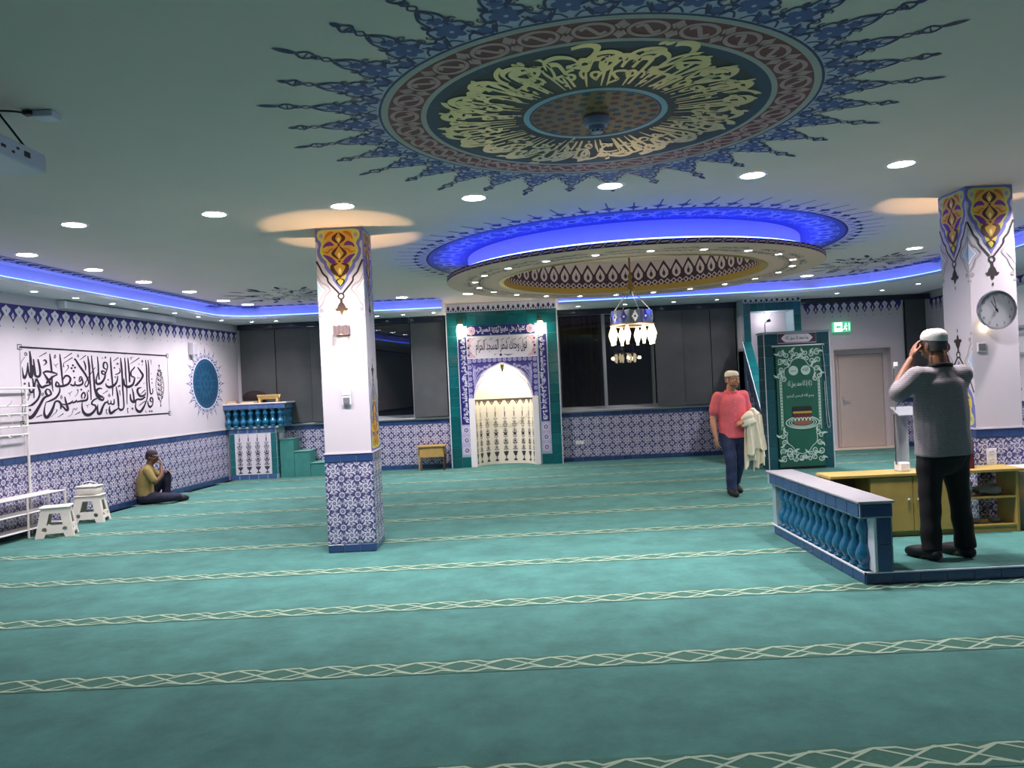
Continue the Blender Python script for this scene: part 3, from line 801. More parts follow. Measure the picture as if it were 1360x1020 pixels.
SL = [((LA+LD*((Vector((x, y, 0))-LA).dot(LD))+LN*.34)[:2]) for x, y in SL]
lights(sm, SL, 3.04, 'small bright spotlight in the left soffit above the white wall', 'small spotlights in the left soffit', P_SPOT, sp, order='small spotlight from the viewer in the left wall soffit')
lights(sm, [(-4.95, 14.9), (-4.5, 14.95), (-2.55, 14.9), (-2.05, 14.9), (-1.45, 14.75)], 3.04, 'small bright spotlight in the far soffit left of the niche', 'small spotlights left of the niche', P_SPOT*1.0, sp, order='small spotlight from the left in the soffit left of the niche')
lights(sm, [(1.3, 14.85), (2.2, 14.85), (3.13, 14.83), (3.93, 14.75), (6.15, 14.6), (6.9, 14.4)], 3.04, 'small bright spotlight in the far soffit right of the niche', 'small spotlights right of the niche', P_SPOT*5, (2.5, sp[1]), order='small spotlight from the niche in the soffit over the right window')
lights(sm, [(7.15, 13.6), (7.2, 12.8), (7.1, 11.8), (7.0, 10.8)], 3.04, 'small bright spotlight in the right soffit near the door', 'small spotlights in the right soffit', P_SPOT*6, (2.5, sp[1]), order='small spotlight from the door in the right wall soffit')
lights(sm, [(DC[0]+2.04*math.cos(2*PI*i/22+.10), DC[1]+2.04*math.sin(2*PI*i/22+.10)) for i in range(22)], z0, 'small round spotlight in the underside of the dome ring', 'spotlights of the dome ring', P_SPOT*4, (1.9, (1, .93, .9)))

# ================================================================ columns
KM = [M('col_violet', C(112, 112, 182), .6), M('col_white', C(238, 232, 242), .7), M('col_yellow', C(222, 186, 52), .55), M('col_orange', C(196, 116, 34), .6), M('col_brown', C(84, 40, 22), .6),
      M('col_purple', C(108, 44, 134), .6), M('col_ice', C(176, 196, 224), .65), M('col_grey', C(168, 158, 168), .65), M('col_black', C(40, 28, 30), .6), M('col_lime', C(204, 206, 104), .6), M('col_amber', C(222, 164, 60), .6), M('col_pale', C(246, 226, 140), .6)]
def col_orn(dc, W, ztop, sy=1., flip=False, gold=1.):
    s = W/.45
    sg = -1 if flip else 1
    Z = lambda d: ztop-sg*d*sy
    def sym(pts, mi, l): dc.poly([(x*s, Z(z)) for x, z in pts]+[(-x*s, Z(z)) for x, z in pts[::-1] if x > 1e-6], mi, l)
    def both(pts, w, mi, l, n=3):
        for g in (1, -1): dc.line([(g*x*s, Z(z), *r) for x, z, *r in pts], w*s, mi, l, n)
    h = .2245
    vio = [(.212, .225), (.21, .27), (.185, .33), (.15, .365), (.146, .40), (.115, .45), (.08, .49), (.07, .53), (.03, .59), (0, .635)]
    if not flip: sym([(0, .005), (h, .005), (h, .13), (.203, .15), (.198, .185)]+vio, 0, 0)
    else: sym([(0, .0), (h, .0), (h, .21)]+vio, 0, 0)
    sym([(0, .02), (.15, .018), (.196, .035), (.208, .075), (.196, .115), (.172, .14), (.166, .17), (.180, .20), (.184, .245), (.16, .30), (.126, .335), (.122, .372), (.09, .42), (.06, .455), (.056, .50), (0, .588)], 9, 1)
    sym([(0, .035), (.12, .034), (.14, .06), (.15, .12), (.152, .17), (.166, .205), (.168, .24), (.145, .29), (.11, .325), (.106, .37), (.075, .415), (.046, .455), (.042, .5), (0, .572)], 2, 2)
    sym([(0, .05), (.09, .05), (.12, .10), (.10, .17), (.13, .24), (.09, .31), (.05, .33), (.075, .39), (.04, .45), (0, .46)], 10, 3)
    for g in (1, -1):
        dc.disc(g*.165*s, Z(.078), .036*s, 9, 3, 12, .040*sy); dc.disc(g*.165*s, Z(.080), .020*s, 7, 4, 10, .024*sy)
    both([(.004, .052, .006), (.042, .095, .034), (.046, .12, .034), (.004, .165, .006)], .02, 4, 4); both([(.006, .19, .008), (.052, .245, .03), (.056, .27, .03), (.008, .322, .008)], .02, 4, 4)
    both([(.02, .362, .012), (.070, .382, .034), (.066, .425, .042), (.032, .47, .03), (.01, .487, .008)], .03, 4, 4); both([(.0, .512, .006), (.034, .53, .015), (.030, .556, .015), (0, .588, .006)], .016, 8, 4)
    both([(.05, .18, .01), (.085, .162, .044), (.125, .172, .032), (.15, .20, .010)], .03, 5, 4); both([(.035, .348, .012), (.068, .338, .052), (.108, .30, .040), (.152, .272, .010)], .03, 5, 4)
    both([(.135, .125, .006), (.115, .08, .028), (.075, .052, .030), (.045, .048, .008)], .03, 3, 4); both([(.05, .212, .008), (.085, .222, .018), (.115, .252, .018), (.152, .238, .006)], .02, 3, 4)
    for z, q in ((.178, .014), (.34, .013), (.492, .02)): sym([(0, z-q), (q*1.1, z), (0, z+q)], 4, 4)
    for z, l in ((.13, .05), (.29, .06), (.445, .06)): dc.leaf(0, Z(z+.02), PI/2*sg, l*sy, .030*s, 11, 5)
    both([(.222, .33), (.185, .41), (.165, .455), (.125, .5), (.115, .545), (.04, .635), (.02, .66)], .017, 8, 1)
    dc.ring(0, Z(.69), .020*s, .035*s, 8, 1, 16)
    sym([(0, .72), (.012, .725), (.012, .75), (.03, .775), (.045, .81), (.068, .815), (.05, .84), (.02, .838), (.012, .87), (0, .885)], 8, 1)
    sym([(0, .9), (.006, .91), (.006, .935), (0, .94)], 8, 1)
    both([(.222, .47), (.185, .545), (.14, .57), (.10, .625), (.15, .68), (.175, .745), (.215, .80)], .016, 7, 1, 2)
    for g in (1, -1):
        dc.poly([(g*.2245*s, Z(.50)), (g*.185*s, Z(.575)), (g*.135*s, Z(.63)), (g*.18*s, Z(.68)), (g*.2245*s, Z(.75))], 7, 0)
        dc.poly([(g*.2245*s, Z(.52)), (g*.192*s, Z(.58)), (g*.145*s, Z(.63)), (g*.187*s, Z(.675)), (g*.2245*s, Z(.735))], 1, 1)
        dc.poly([(g*.2245*s, Z(.545)), (g*.2*s, Z(.59)), (g*.16*s, Z(.63)), (g*.195*s, Z(.67)), (g*.2245*s, Z(.715))], 6, 2)
        dc.disc(g*.195*s, Z(.825), .022*s, 7, 1, 10, .022*sy); dc.disc(g*.214*s, Z(.885), .012*s, 7, 1, 8)
ME_COLT = floral_mesh('floral_tile', .158, .160)
ME_COLB = tile_mesh('border_tile', .155, .075, BLUEG)
def column(cx, yf, W, D, label, bottoms):
    t = thing('column', label, 'column', (cx, yf+D/2, 0), 0, None)
    hw, hd = W/2-.006, D/2-.006
    b = MB(); b.box((-hw, -hd, .99), (hw, hd, H-.002), 0, .006); b.box((-hw, -hd, 0.0), (hw, hd, .99), 1); b.box((-hw-.012, -hd-.012, .985), (hw+.012, hd+.012, .998), 0)
    b.build('shaft', [WHITE, GROUT], t)
    faces = [(lambda x, z, h: (x, -hd-h, z), 0, W, Vector((0, -hd, 0)), Vector((1, 0, 0))),
             (lambda x, z, h: (hw+h, x, z), PI/2, D, Vector((hw, 0, 0)), Vector((0, 1, 0))),
             (lambda x, z, h: (-hw-h, -x, z), -PI/2, D, Vector((-hw, 0, 0)), Vector((0, -1, 0))),
             (lambda x, z, h: (-x, hd+h, z), PI, W, Vector((0, hd, 0)), Vector((-1, 0, 0)))]
    for i, (fn, rot, wd, o, dv) in enumerate(faces):
        dc = Dec(fn, .0015, .0007); col_orn(dc, wd-.012, H-.002)
        if i in bottoms: col_orn(dc, wd-.012, 1.0, 1.0, True)
        dc.build('painted_ornament', KM, t, fix=False)
        n = 3; st = wd/n
        for k in range(n):
            for j in range(5): place(ME_COLT, 'floral_tile', t, o+dv*((k-1)*st)+Vector((0, 0, .09+(j+.5)*.162)), rot)
            for z in (.045, .943): place(ME_COLB, 'border_tile', t, o+dv*((k-1)*st)+Vector((0, 0, z)), rot)
    return t
col1 = column(-1.68, 7.77, .48, .5, 'white painted column with blue floral tiles standing free on the carpet', (1, 2))
col2 = column(4.51, 7.25, .45, .47, 'white painted column with a wall clock, behind the low wooden cabinet', (1, 2))

# sconces lighting the ceiling and the column face
WARM = (1, .72, .36)
SCM = M('sconce_grey', C(150, 128, 128), .5, metal=.3)
def sconce(loc, rot, label):
    t = thing('wall_sconce', label, 'wall lamp', loc, rot, 'wavy wall lamps on the columns')
    b = MB(); n = 16
    top = []
    for k in range(n+1):
        x = -.075+.15*k/n; y = -.075-.012*math.cos(k/n*4*PI)
        top.append((x, y))
    vs = [(x, y, .045+.004*math.cos(i)) for i, (x, y) in enumerate(top)]+[(x, y, -.045+.008*math.cos(i*.8)) for i, (x, y) in enumerate(top)]
    m = n+1
    b.add(vs, [(k, k+1, m+k+1, m+k) for k in range(n)]); b.box((-.075, -.07, -.045), (-.069, 0, .045)); b.box((.069, -.07, -.045), (.075, 0, .045)); b.box((-.075, -.012, -.045), (.075, 0, .045))
    b.build('shade', SCM, t)
    b = MB(); b.box((-.05, -.055, -.012), (.05, -.02, .012), 0, .004); b.build('bulb_body', M('bulb_warm', (0, 0, 0), .5, emit=(1, .85, .6), es=30), t)
    lamp('bulb', 'SPOT', (0, -.04, .03), P_SCONCE*16, WARM, .03, (PI, 0, 0), 1.35, .25, t)
    lamp('bulb', 'SPOT', (0, -.04, -.03), P_SCONCE*.9, (1, .86, .66), .03, (0.10, 0, 0), 1.5, .5, t)
    return t
sconce((-1.68, 7.768, 2.22), 0, 'wavy grey wall lamp glowing on the front of the free-standing column')
sconce((-1.68, 8.272, 2.22), PI, 'wavy wall lamp on the rear of the free-standing column')
sconce((4.51, 7.722, 2.22), PI, 'wavy wall lamp on the rear of the clock column')
# switch plates
SWM = M('switch_white', C(228, 226, 232), .35)
def plate(name, loc, rot, w, h, cells, label, cat, hole=False):
    t = thing(name, label, cat, loc, rot)
    b = MB(); b.box((-w/2, -.012, -h/2), (w/2, 0, h/2), 0, .003); b.build('plate', SWM, t)
    n = cells
    for k in range(n):
        z = -h/2+h*(k+.5)/n; b = MB(); q = h/n*.36
        if hole:
            b.lathe([(.024, -.002), (.024, .0), (.019, .003), (.017, -.006), (.001, -.006)], 16); o = b.build('socket', M('socket_grey', C(190, 188, 196), .4), t); o.rotation_euler = (PI/2, 0, 0); o.location = (0, -.012, z)
        else: b.box((-w*.38, -.017, z-q), (w*.38, -.011, z+q), 0, .002); b.build('rocker', SWM if k else M('switch_dark', C(120, 116, 124), .4), t)
    return t
plate('switch', (-1.67, 7.765, 1.56), 0, .085, .17, 2, 'white double switch plate on the free-standing column', 'switch')
plate('thermostat', (4.37, 7.248, 1.75), 0, .085, .085, 1, 'small white control box under the wall clock', 'thermostat')
plate('power_socket', (4.41, 7.24, .73), 0, .09, .15, 2, 'white double socket on the tiles above the wooden cabinet', 'socket', True)
plate('power_socket', (1.28, WQ-.008, .38), 0, .16, .075, 1, 'white socket on the floral tiles right of the prayer niche', 'socket', True)
# wall clock
ck = thing('wall_clock', 'round silver wall clock near eleven on the white column', 'clock', (4.485, 7.195, 2.085))
def rotx(o): o.rotation_euler = (PI/2, 0, 0); return o
b = MB(); b.lathe([(.165, .0), (.178, 0), (.182, .02), (.176, .034), (.166, .03), (.166, .012), (.165, .0)], 48); b.f = [f for f in b.f if len(f) == 4]; b.mi = [0]*len(b.f)
rotx(b.build('rim', M('clock_rim', C(176, 176, 182), .25, metal=.9), ck, smooth=.6))
b = MB(); b.lathe([(.168, .0), (.168, .012), (.001, .012)], 48); rotx(b.build('dial', M('clock_dial', C(176, 174, 182), .5), ck))
b = Dec(lambda x, y, h: (x, -.012-h, y), .001, .0006)
for k in range(1, 13):
    gl, w_ = text(str(k), False); a = PI/2-k*PI/6; b.glyphs(gl, .138*math.cos(a)-w_*.017, .138*math.sin(a)-.012, .034, .034, 0, 0)
for k in range(60): a = k*PI/30; b.line([(.158*math.cos(a), .158*math.sin(a)), (.164*math.cos(a), .164*math.sin(a))], .0025, 0, 0)
b.build('numeral', BLACK, ck, fix=False)
for nm, a, L, wd in (('hour_hand', PI/2+math.radians(31), .095, .010), ('minute_hand', PI/2+math.radians(11), .135, .007)):
    b = Dec(lambda x, y, h: (x, -.016-h, y)); b.line([(-.025*math.cos(a), -.025*math.sin(a), wd), (L*math.cos(a), L*math.sin(a), wd*.6)], wd, 0, 0); b.build(nm, BLACK, ck, fix=False)
b = MB(); b.lathe([(.012, 0), (.012, .006), (.001, .006)], 12); rotx(b.build('hub', BLACK, ck)).location = (0, -.016, 0)
b = MB(); b.box((-.05, .0, -.05), (.05, .05, .05)); b.build('bracket', BLACK, ck)
lamp('bulb', 'POINT', (-.075, .035, -.15), .35, (1, .85, .5), .015, parent=ck)
# ================================================================ prayer niche (mihrab)
YM = 15.4; NX = -.205; NR = .575
def FMF(x, z, h=0): return (x, YM-h, z)
mih = thing('prayer_niche', 'tiled prayer niche with lit pointed arch and calligraphy panels', 'niche', (-.18, 15.5, 0))
mo = Vector((-.18, 15.5, 0))
def W_(fn): return lambda x, z, h=0: tuple(Vector(fn(x, z, h))-mo)
FMn = W_(FMF)
b = MB(); L = lambda lo, hi, mi=0: b.box(tuple(Vector(lo)-mo), tuple(Vector(hi)-mo), mi)
L((-1.27, YM, 0), (-.79, 15.62, 2.1)); L((.38, YM, 0), (.91, 15.62, 2.1)); L((-1.27, YM, 2.1), (.91, 15.62, 3.1)); L((-1.275, YM-.012, 3.08), (.915, 15.62, H-.002), 1)
b.build('body', [GROUT, WHITE], mih)
# side edges of the projecting block
b = MB(); L((-1.285, YM-.01, 0), (-1.268, YM+.2, 3.1)); L((.908, YM-.01, 0), (.925, YM+.2, 3.1)); b.build('edge_trim', M('trim_white', C(206, 210, 220), .5), mih)
for k in range(15):
    z = .1+.2*k
    for x in (-1.17, .81): place(ME_TEAL, 'glazed_tile', mih, Vector(FMn(x, z, .001)), 0)
for i in range(9):
    x = -1.07+.198*(i+.5)
    place(ME_TEAL, 'glazed_tile', mih, Vector(FMn(x, 2.90, .001)), 0)
me_half = tile_mesh('glazed_tile', .196, .076, TEAL)
for i in range(11): place(me_half, 'glazed_tile', mih, Vector(FMn(-1.17+.198*i, 3.04, .001)), 0)
for x in (-.97, .61):
    place(ME_TEAL, 'glazed_tile', mih, Vector(FMn(x, .11, .001)), 0)
# niche shell
ARCH = [(0, 1), (.15, .975), (.3, .93), (.42, .885), (.55, .80), (.67, .71), (.77, .58), (.84, .45), (.9, .30), (.95, .14), (1, 0)]
zs, za = 1.35, 2.05
def aw(t):
    for (t0, w0), (t1, w1) in zip(ARCH, ARCH[1:]):
        if t <= t1: return w0+(w1-w0)*(t-t0)/(t1-t0)
    return 0
rings = [(NR, .0), (NR, zs)]+[(NR*max(aw(t), .001), zs+(za-zs)*t) for t in np.linspace(.08, 1, 14)]
N = 28; vs = []
for r, z in rings:
    for k in range(N+1):
        a = -PI/2+PI*k/N; vs.append(tuple(Vector((NX+r*math.sin(a), YM+.005+r*math.cos(a)*.85, z))-mo))
b = MB(); b.add(vs, [(i*(N+1)+k, i*(N+1)+k+1, (i+1)*(N+1)+k+1, (i+1)*(N+1)+k) for i in range(len(rings)-1) for k in range(N)])
b.build('niche_shell', M('niche_cream', C(236, 226, 214), .7), mih, smooth=1.2)
# spandrel plate with the arch cut out and a cream reveal
edge = [(NX+s*NR*aw(t), zs+(za-zs)*t) for s in (-1,) for t in np.linspace(0, 1, 16)]+[(NX+NR*aw(t), zs+(za-zs)*t) for t in np.linspace(1, 0, 16)[1:]]
SP = [M('spandrel_violet', C(74, 66, 138), .35), M('spandrel_lilac', C(176, 168, 208), .35), M('niche_rose', C(216, 178, 186), .4), M('band_blue', C(34, 34, 110), .35), M('script_white', C(226, 222, 238), .4), INKD, M('panel_white', C(226, 214, 226), .45)]
dc = Dec(FMn, .004, .0012)
dc.poly([(-.89, zs), *edge, (.49, zs), (.49, 2.15), (-.89, 2.15)], 0, 0)
dc.line(edge, .035, 6, 3)
for x0, x1, z0_, z1_ in ((-.89, -.80, zs, 2.15), (.40, .49, zs, 2.15), (-.80, .40, 2.06, 2.15)):
    dc.rect(x0, z0_, x1, z1_, 0, 1)
    vert = z1_-z0_ > x1-x0; n = int((z1_-z0_ if vert else x1-x0)/.10)
    for i in range(n):
        t = (i+.5)/n; x = (x0+x1)/2 if vert else x0+(x1-x0)*t; z = z0_+(z1_-z0_)*t if vert else (z0_+z1_)/2
        dc.lobed(x, z, .042, 8, .2, 1, 2); dc.disc(x, z, .018, 0, 3, 8); dc.disc(x, z, .008, 4, 4, 6)
for s in (-1, 1):
    cx = NX+s*.55
    for k in range(7):
        pts = [(NX+s*(.60-.065*k)*(1-.0*k), 2.04-.03*k), (NX+s*(.57-.02*k), 1.97-.05*k), (NX+s*(.585-.004*k), 1.80-.06*k)]
        pts = [p for p in pts if p[1] > zs]
        if len(pts) > 2: dc.line(pts, .018, 1, 2, 4)
    for k in range(7): dc.lobed(NX+s*(.545-.05*k), 1.92+.014*k-(.02 if k % 2 else 0), .03, 6, .3, 1, 2)
dc.line([(-.80, zs), (-.80, 2.06), (.40, 2.06), (.40, zs)], .014, 3, 3)
# cartouche: fawalli wajhaka shatra al-masjid al-haram
dc.rect(-.89, 2.15, .49, 2.58, 6, 0); dc.line([(-.89, 2.15), (.49, 2.15), (.49, 2.58), (-.89, 2.58)], .014, 4, 2, closed=True)
for s in (-1, 1):
    cx = -.2+s*.58
    dc.poly([(-.2+s*.685, 2.165), (-.2+s*.685, 2.565), (-.2+s*.50, 2.565), (-.2+s*.53, 2.53), (-.2+s*.60, 2.47), (-.2+s*.63, 2.365), (-.2+s*.60, 2.26), (-.2+s*.53, 2.20), (-.2+s*.50, 2.165)], 2, 1)
    for z in (2.22, 2.365, 2.51):
        dc.lobed(-.2+s*.655, z, .026, 6, .3, 5 if z == 2.365 else 0, 2); dc.spiral(-.2+s*.63, z+.05, .03, 0, 1.2*s, .012, 0, 2, 7)
gl, wd = text('فول وجهك شطر المسجد الحرام', True, .012); sx = 1.02/wd; dc.glyphs(gl, -.71, 2.315, sx, .27, 5, 3)
dc.lobed(-.22, 2.205, .028, 6, .2, 5, 3); dc.line([(-.16, 2.215, .006), (-.08, 2.195, .022), (.02, 2.21, .006)], .02, 5, 3); dc.line([(-.36, 2.2, .004), (-.31, 2.225, .014)], .01, 5, 3)
for k in range(9):
    dc.line([(-.66+.115*k, 2.48+.012*(k % 3)), (-.60+.115*k, 2.52+.012*(k % 3))], .010, 5, 3)
# top band, white script on blue
dc.rect(-.87, 2.60, .47, 2.80, 3, 0)
gl, wd = text('كلما دخل عليها زكريا المحراب', True, .014); sx = .96/wd; dc.glyphs(gl, -.68, 2.675, sx, .125, 4, 2)
for k in range(16): dc.leaf(-.66+.062*k, 2.64+.1*(k % 2), 1.2+k, .05, .016, 4, 1)
for x in (-.79, .39): dc.lobed(x, 2.70, .09, 8, .14, 2, 1); dc.ring(x, 2.70, .05, .06, 0, 2); dc.lobed(x, 2.70, .035, 6, .3, 0, 2); dc.disc(x, 2.70, .014, 2, 3, 6)
for x, t in ((.585, 'الله'), (-.985, 'محمد')):
    dc.disc(x, 2.68, .088, 6, 1, 24); dc.ring(x, 2.68, .078, .084, 2, 2)
    gl, wd = text(t, True, .01); s = .115/wd; dc.glyphs(gl, x-.058, 2.66, s, s*1.1, 2, 2)
# vertical script bands
for sgn, x0 in ((-1, -1.07), (1, .51)):
    dc.rect(x0+.005, .85, x0+.195, 2.58, 3, 0); dc.line([(x0+.01, .855), (x0+.01, 2.575), (x0+.19, 2.575), (x0+.19, .855)], .008, 4, 1, closed=True)
    keep = dc.fn
    dc.fn = (lambda x0: lambda u, v, h=0: FMn(x0+.055+v, 2.56-u, h))(x0) if sgn > 0 else (lambda x0: lambda u, v, h=0: FMn(x0+.145-v, .87+u, h))(x0)
    gl, wd = text('الله لا إله إلا هو الحي القيوم لا تأخذه سنة ولا نوم', True, .02); dc.glyphs(gl, .02, 0, 1.66/wd, .105, 4, 2)
    for k in range(22): dc.spiral(.04+.077*k, .02+.05*(k % 2), .022, k, 1.1, .011, 4, 1, 6); dc.leaf(.05+.077*k, .05-.03*(k % 2), k*1.3, .06, .018, 1, 1)
    dc.fn = keep
    dc.rect(x0+.005, .24, x0+.195, .845, 1, 0)
    for k in range(3):
        z = .34+.2*k; dc.lobed(x0+.1, z, .088, 8, .1, 6, 1); dc.ring(x0+.1, z, .066, .074, 0, 2); dc.lobed(x0+.1, z, .05, 8, .3, 0, 2); dc.lobed(x0+.1, z, .026, 6, .3, 6, 3); dc.disc(x0+.1, z, .011, 0, 4, 6)
dc.build('painted_panel', SP, mih, fix=False)
# crest of fleurs along the top
def crest(dc, x0, x1, za_, zb_, n, mi_w, mi_b):
    dc.rect(x0, za_, x1, zb_, mi_w, 0); un = (x1-x0)/n; h = zb_-za_
    for i in range(n):
        c = x0+(i+.5)*un; q = un/2
        k = 1. if i % 2 == 0 else .82
        dc.poly([(c-q*.2, za_+h*.05), (c+q*.2, za_+h*.05), (c+q*.25, za_+h*.28*k), (c+q*.75, za_+h*.35*k), (c+q*.45, za_+h*.5*k), (c+q*.5, za_+h*.68*k), (c+q*.12, za_+h*.68*k), (c, za_+h*.95*k), (c-q*.12, za_+h*.68*k), (c-q*.5, za_+h*.68*k), (c-q*.45, za_+h*.5*k), (c-q*.75, za_+h*.35*k), (c-q*.25, za_+h*.28*k)], mi_b, 1)
        dc.poly([(c-q, za_+h*.02), (c-q*.5, za_+h*.12), (c-q, za_+h*.26), (c-q*1.5+ (q*.5 if i == 0 else 0), za_+h*.12)], mi_b, 1)
dc = Dec(W_(lambda x, z, h=0: (x, YM-.012-h, z)), .002); crest(dc, -1.27, .91, 3.085, 3.235, 22, 0, 1)
dc.build('crest_frieze', [M('crest_white', C(218, 214, 228), .5), NAVY], mih, fix=False)
# white jambs
for x0, x1 in ((-.895, -.775), (.365, .485)):
    b = MB(); L2 = (Vector((x0, YM-.03, 0))-mo, Vector((x1, YM+.08, 1.365))-mo); b.box(L2[0], L2[1], 0, .006)
    for z in (.16, 1.2): b.box(tuple(Vector((x0+.012, YM-.033, z))-mo), tuple(Vector((x1-.012, YM-.029, z+.012))-mo))
    b.build('jamb', M('jamb_white', C(232, 224, 226), .5), mih)
# vases painted in the niche and on the pulpit
def vase(dc, c, z, w, h, mi=0, l=0):
    Z = lambda t: z+h*t
    dc.poly([(c-w*.32, Z(0)), (c+w*.32, Z(0)), (c+w*.25, Z(.025)), (c+w*.07, Z(.04)), (c+w*.07, Z(.085)), (c+w*.22, Z(.1)), (c+w*.42, Z(.165)), (c+w*.35, Z(.17)), (c-w*.35, Z(.17)), (c-w*.42, Z(.165)), (c-w*.22, Z(.1)), (c-w*.07, Z(.085)), (c-w*.07, Z(.04)), (c-w*.25, Z(.025))], mi, l)
    for t, r, ri in ((.245, .30, .16), (.36, .36, .2), (.55, .34, .17), (.70, .30, .14)):
        dc.ring(c, Z(t), w*r*.82, w*r, mi, l, 14); dc.lobed(c, Z(t), w*ri, 6, .3, mi, l+1)
        for s in (1, -1): dc.leaf(c+s*w*.1, Z(t-.055), PI/2-s*1.1, w*.42, w*.12, mi, l, .2*s)
    dc.poly([(c-w*.38, Z(.465)), (c+w*.38, Z(.465)), (c+w*.2, Z(.48)), (c+w*.3, Z(.51)), (c-w*.3, Z(.51)), (c-w*.2, Z(.48))], mi, l)
    for t in (.30, .43, .62, .76):
        for s in (1, -1): dc.leaf(c, Z(t), PI/2-s*.9, w*.4, w*.11, mi, l, -.2*s)
    dc.leaf(c, Z(.78), PI/2, h*.14, w*.16, mi, l); dc.line([(c, Z(.1)), (c, Z(1))], w*.035, mi, l); dc.lobed(c, Z(.885), w*.11, 6, .3, mi, l+1); dc.leaf(c, Z(.9), PI/2, h*.1, w*.07, mi, l)
def FNC(t, z, h=0):
    a = t/NR; return tuple(Vector((NX+(NR-h)*math.sin(a), YM+.005+(NR-h)*math.cos(a)*.85, z))-mo)
dc = Dec(FNC, .004, .001)
for i in range(9): vase(dc, (i-4)*.195, .06, .125, 1.12)
dc.rect(-.88, 1.30, .88, 1.335, 1, 0)
n = 10; un = 1.76/n
for i in range(n):
    c = -.88+(i+.5)*un; dc.poly([(c-un*.42, 1.305), (c+un*.42, 1.305), (c+un*.2, 1.25), (c, 1.205), (c-un*.2, 1.25)], 1, 0); dc.poly([(c-un*.26, 1.295), (c+un*.26, 1.295), (c, 1.235)], 2, 1)
dc.build('painted_vases', [M('vase_ink', C(62, 56, 72), .55), M('scallop_brown', C(104, 88, 76), .6), M('scallop_light', C(196, 182, 166), .6)], mih, fix=False)
b = MB(); b.lathe([(.035, 0), (.02, .03), (.04, .07), (.05, .12), (.001, .14)], 14, tuple(Vector((NX, YM+.12, 1.86))-mo)); b.tube([Vector((NX, YM+.12, 1.99))-mo, Vector((NX, YM+.12, 2.04))-mo], .006, 6)
b.build('niche_lamp', M('niche_lamp', C(120, 116, 80), .4, metal=.4), mih)
lamp('bulb', 'POINT', (NX, YM+.14, 1.80), P_NICHE, (1, .86, .56), .05)
# lanterns either side
LGL = M('lantern_glass', (0, 0, 0), .4, emit=(1, .92, .72), es=16); BRASS = M('brass', C(150, 116, 60), .3, metal=.9)
for x, lab in ((-.99, 'bright glass lantern on the left of the prayer niche'), (.58, 'bright glass lantern on the right of the prayer niche')):
    t = thing('wall_lantern', lab, 'wall lamp', (x, 15.24, 2.7), 0, 'glass lanterns of the prayer niche')
    b = MB(); b.lathe([(.03, -.16), (.055, -.12), (.075, -.03), (.07, .05), (.045, .12), (.02, .14)], 16); b.build('glass', LGL, t, smooth=1.)
    b = MB(); b.lathe([(.05, .12), (.06, .13), (.03, .16), (.012, .2), (.001, .21)], 14); b.tube([(0, 0, .2), (0, .02, .25), (0, .1, .26), (0, .155, .2)], .008, 6); b.lathe([(.03, 0), (.03, .02), (.001, .02)], 12, (0, .145, .18)); b.build('bracket', BRASS, t)
    b = MB(); b.lathe([(.035, -.15), (.02, -.18), (.008, -.2), (.001, -.21)], 12); b.build('finial', BRASS, t)
    lamp('bulb', 'POINT', (0, -.13, 0), P_LANTERN, (1, .9, .74), .05, parent=t)

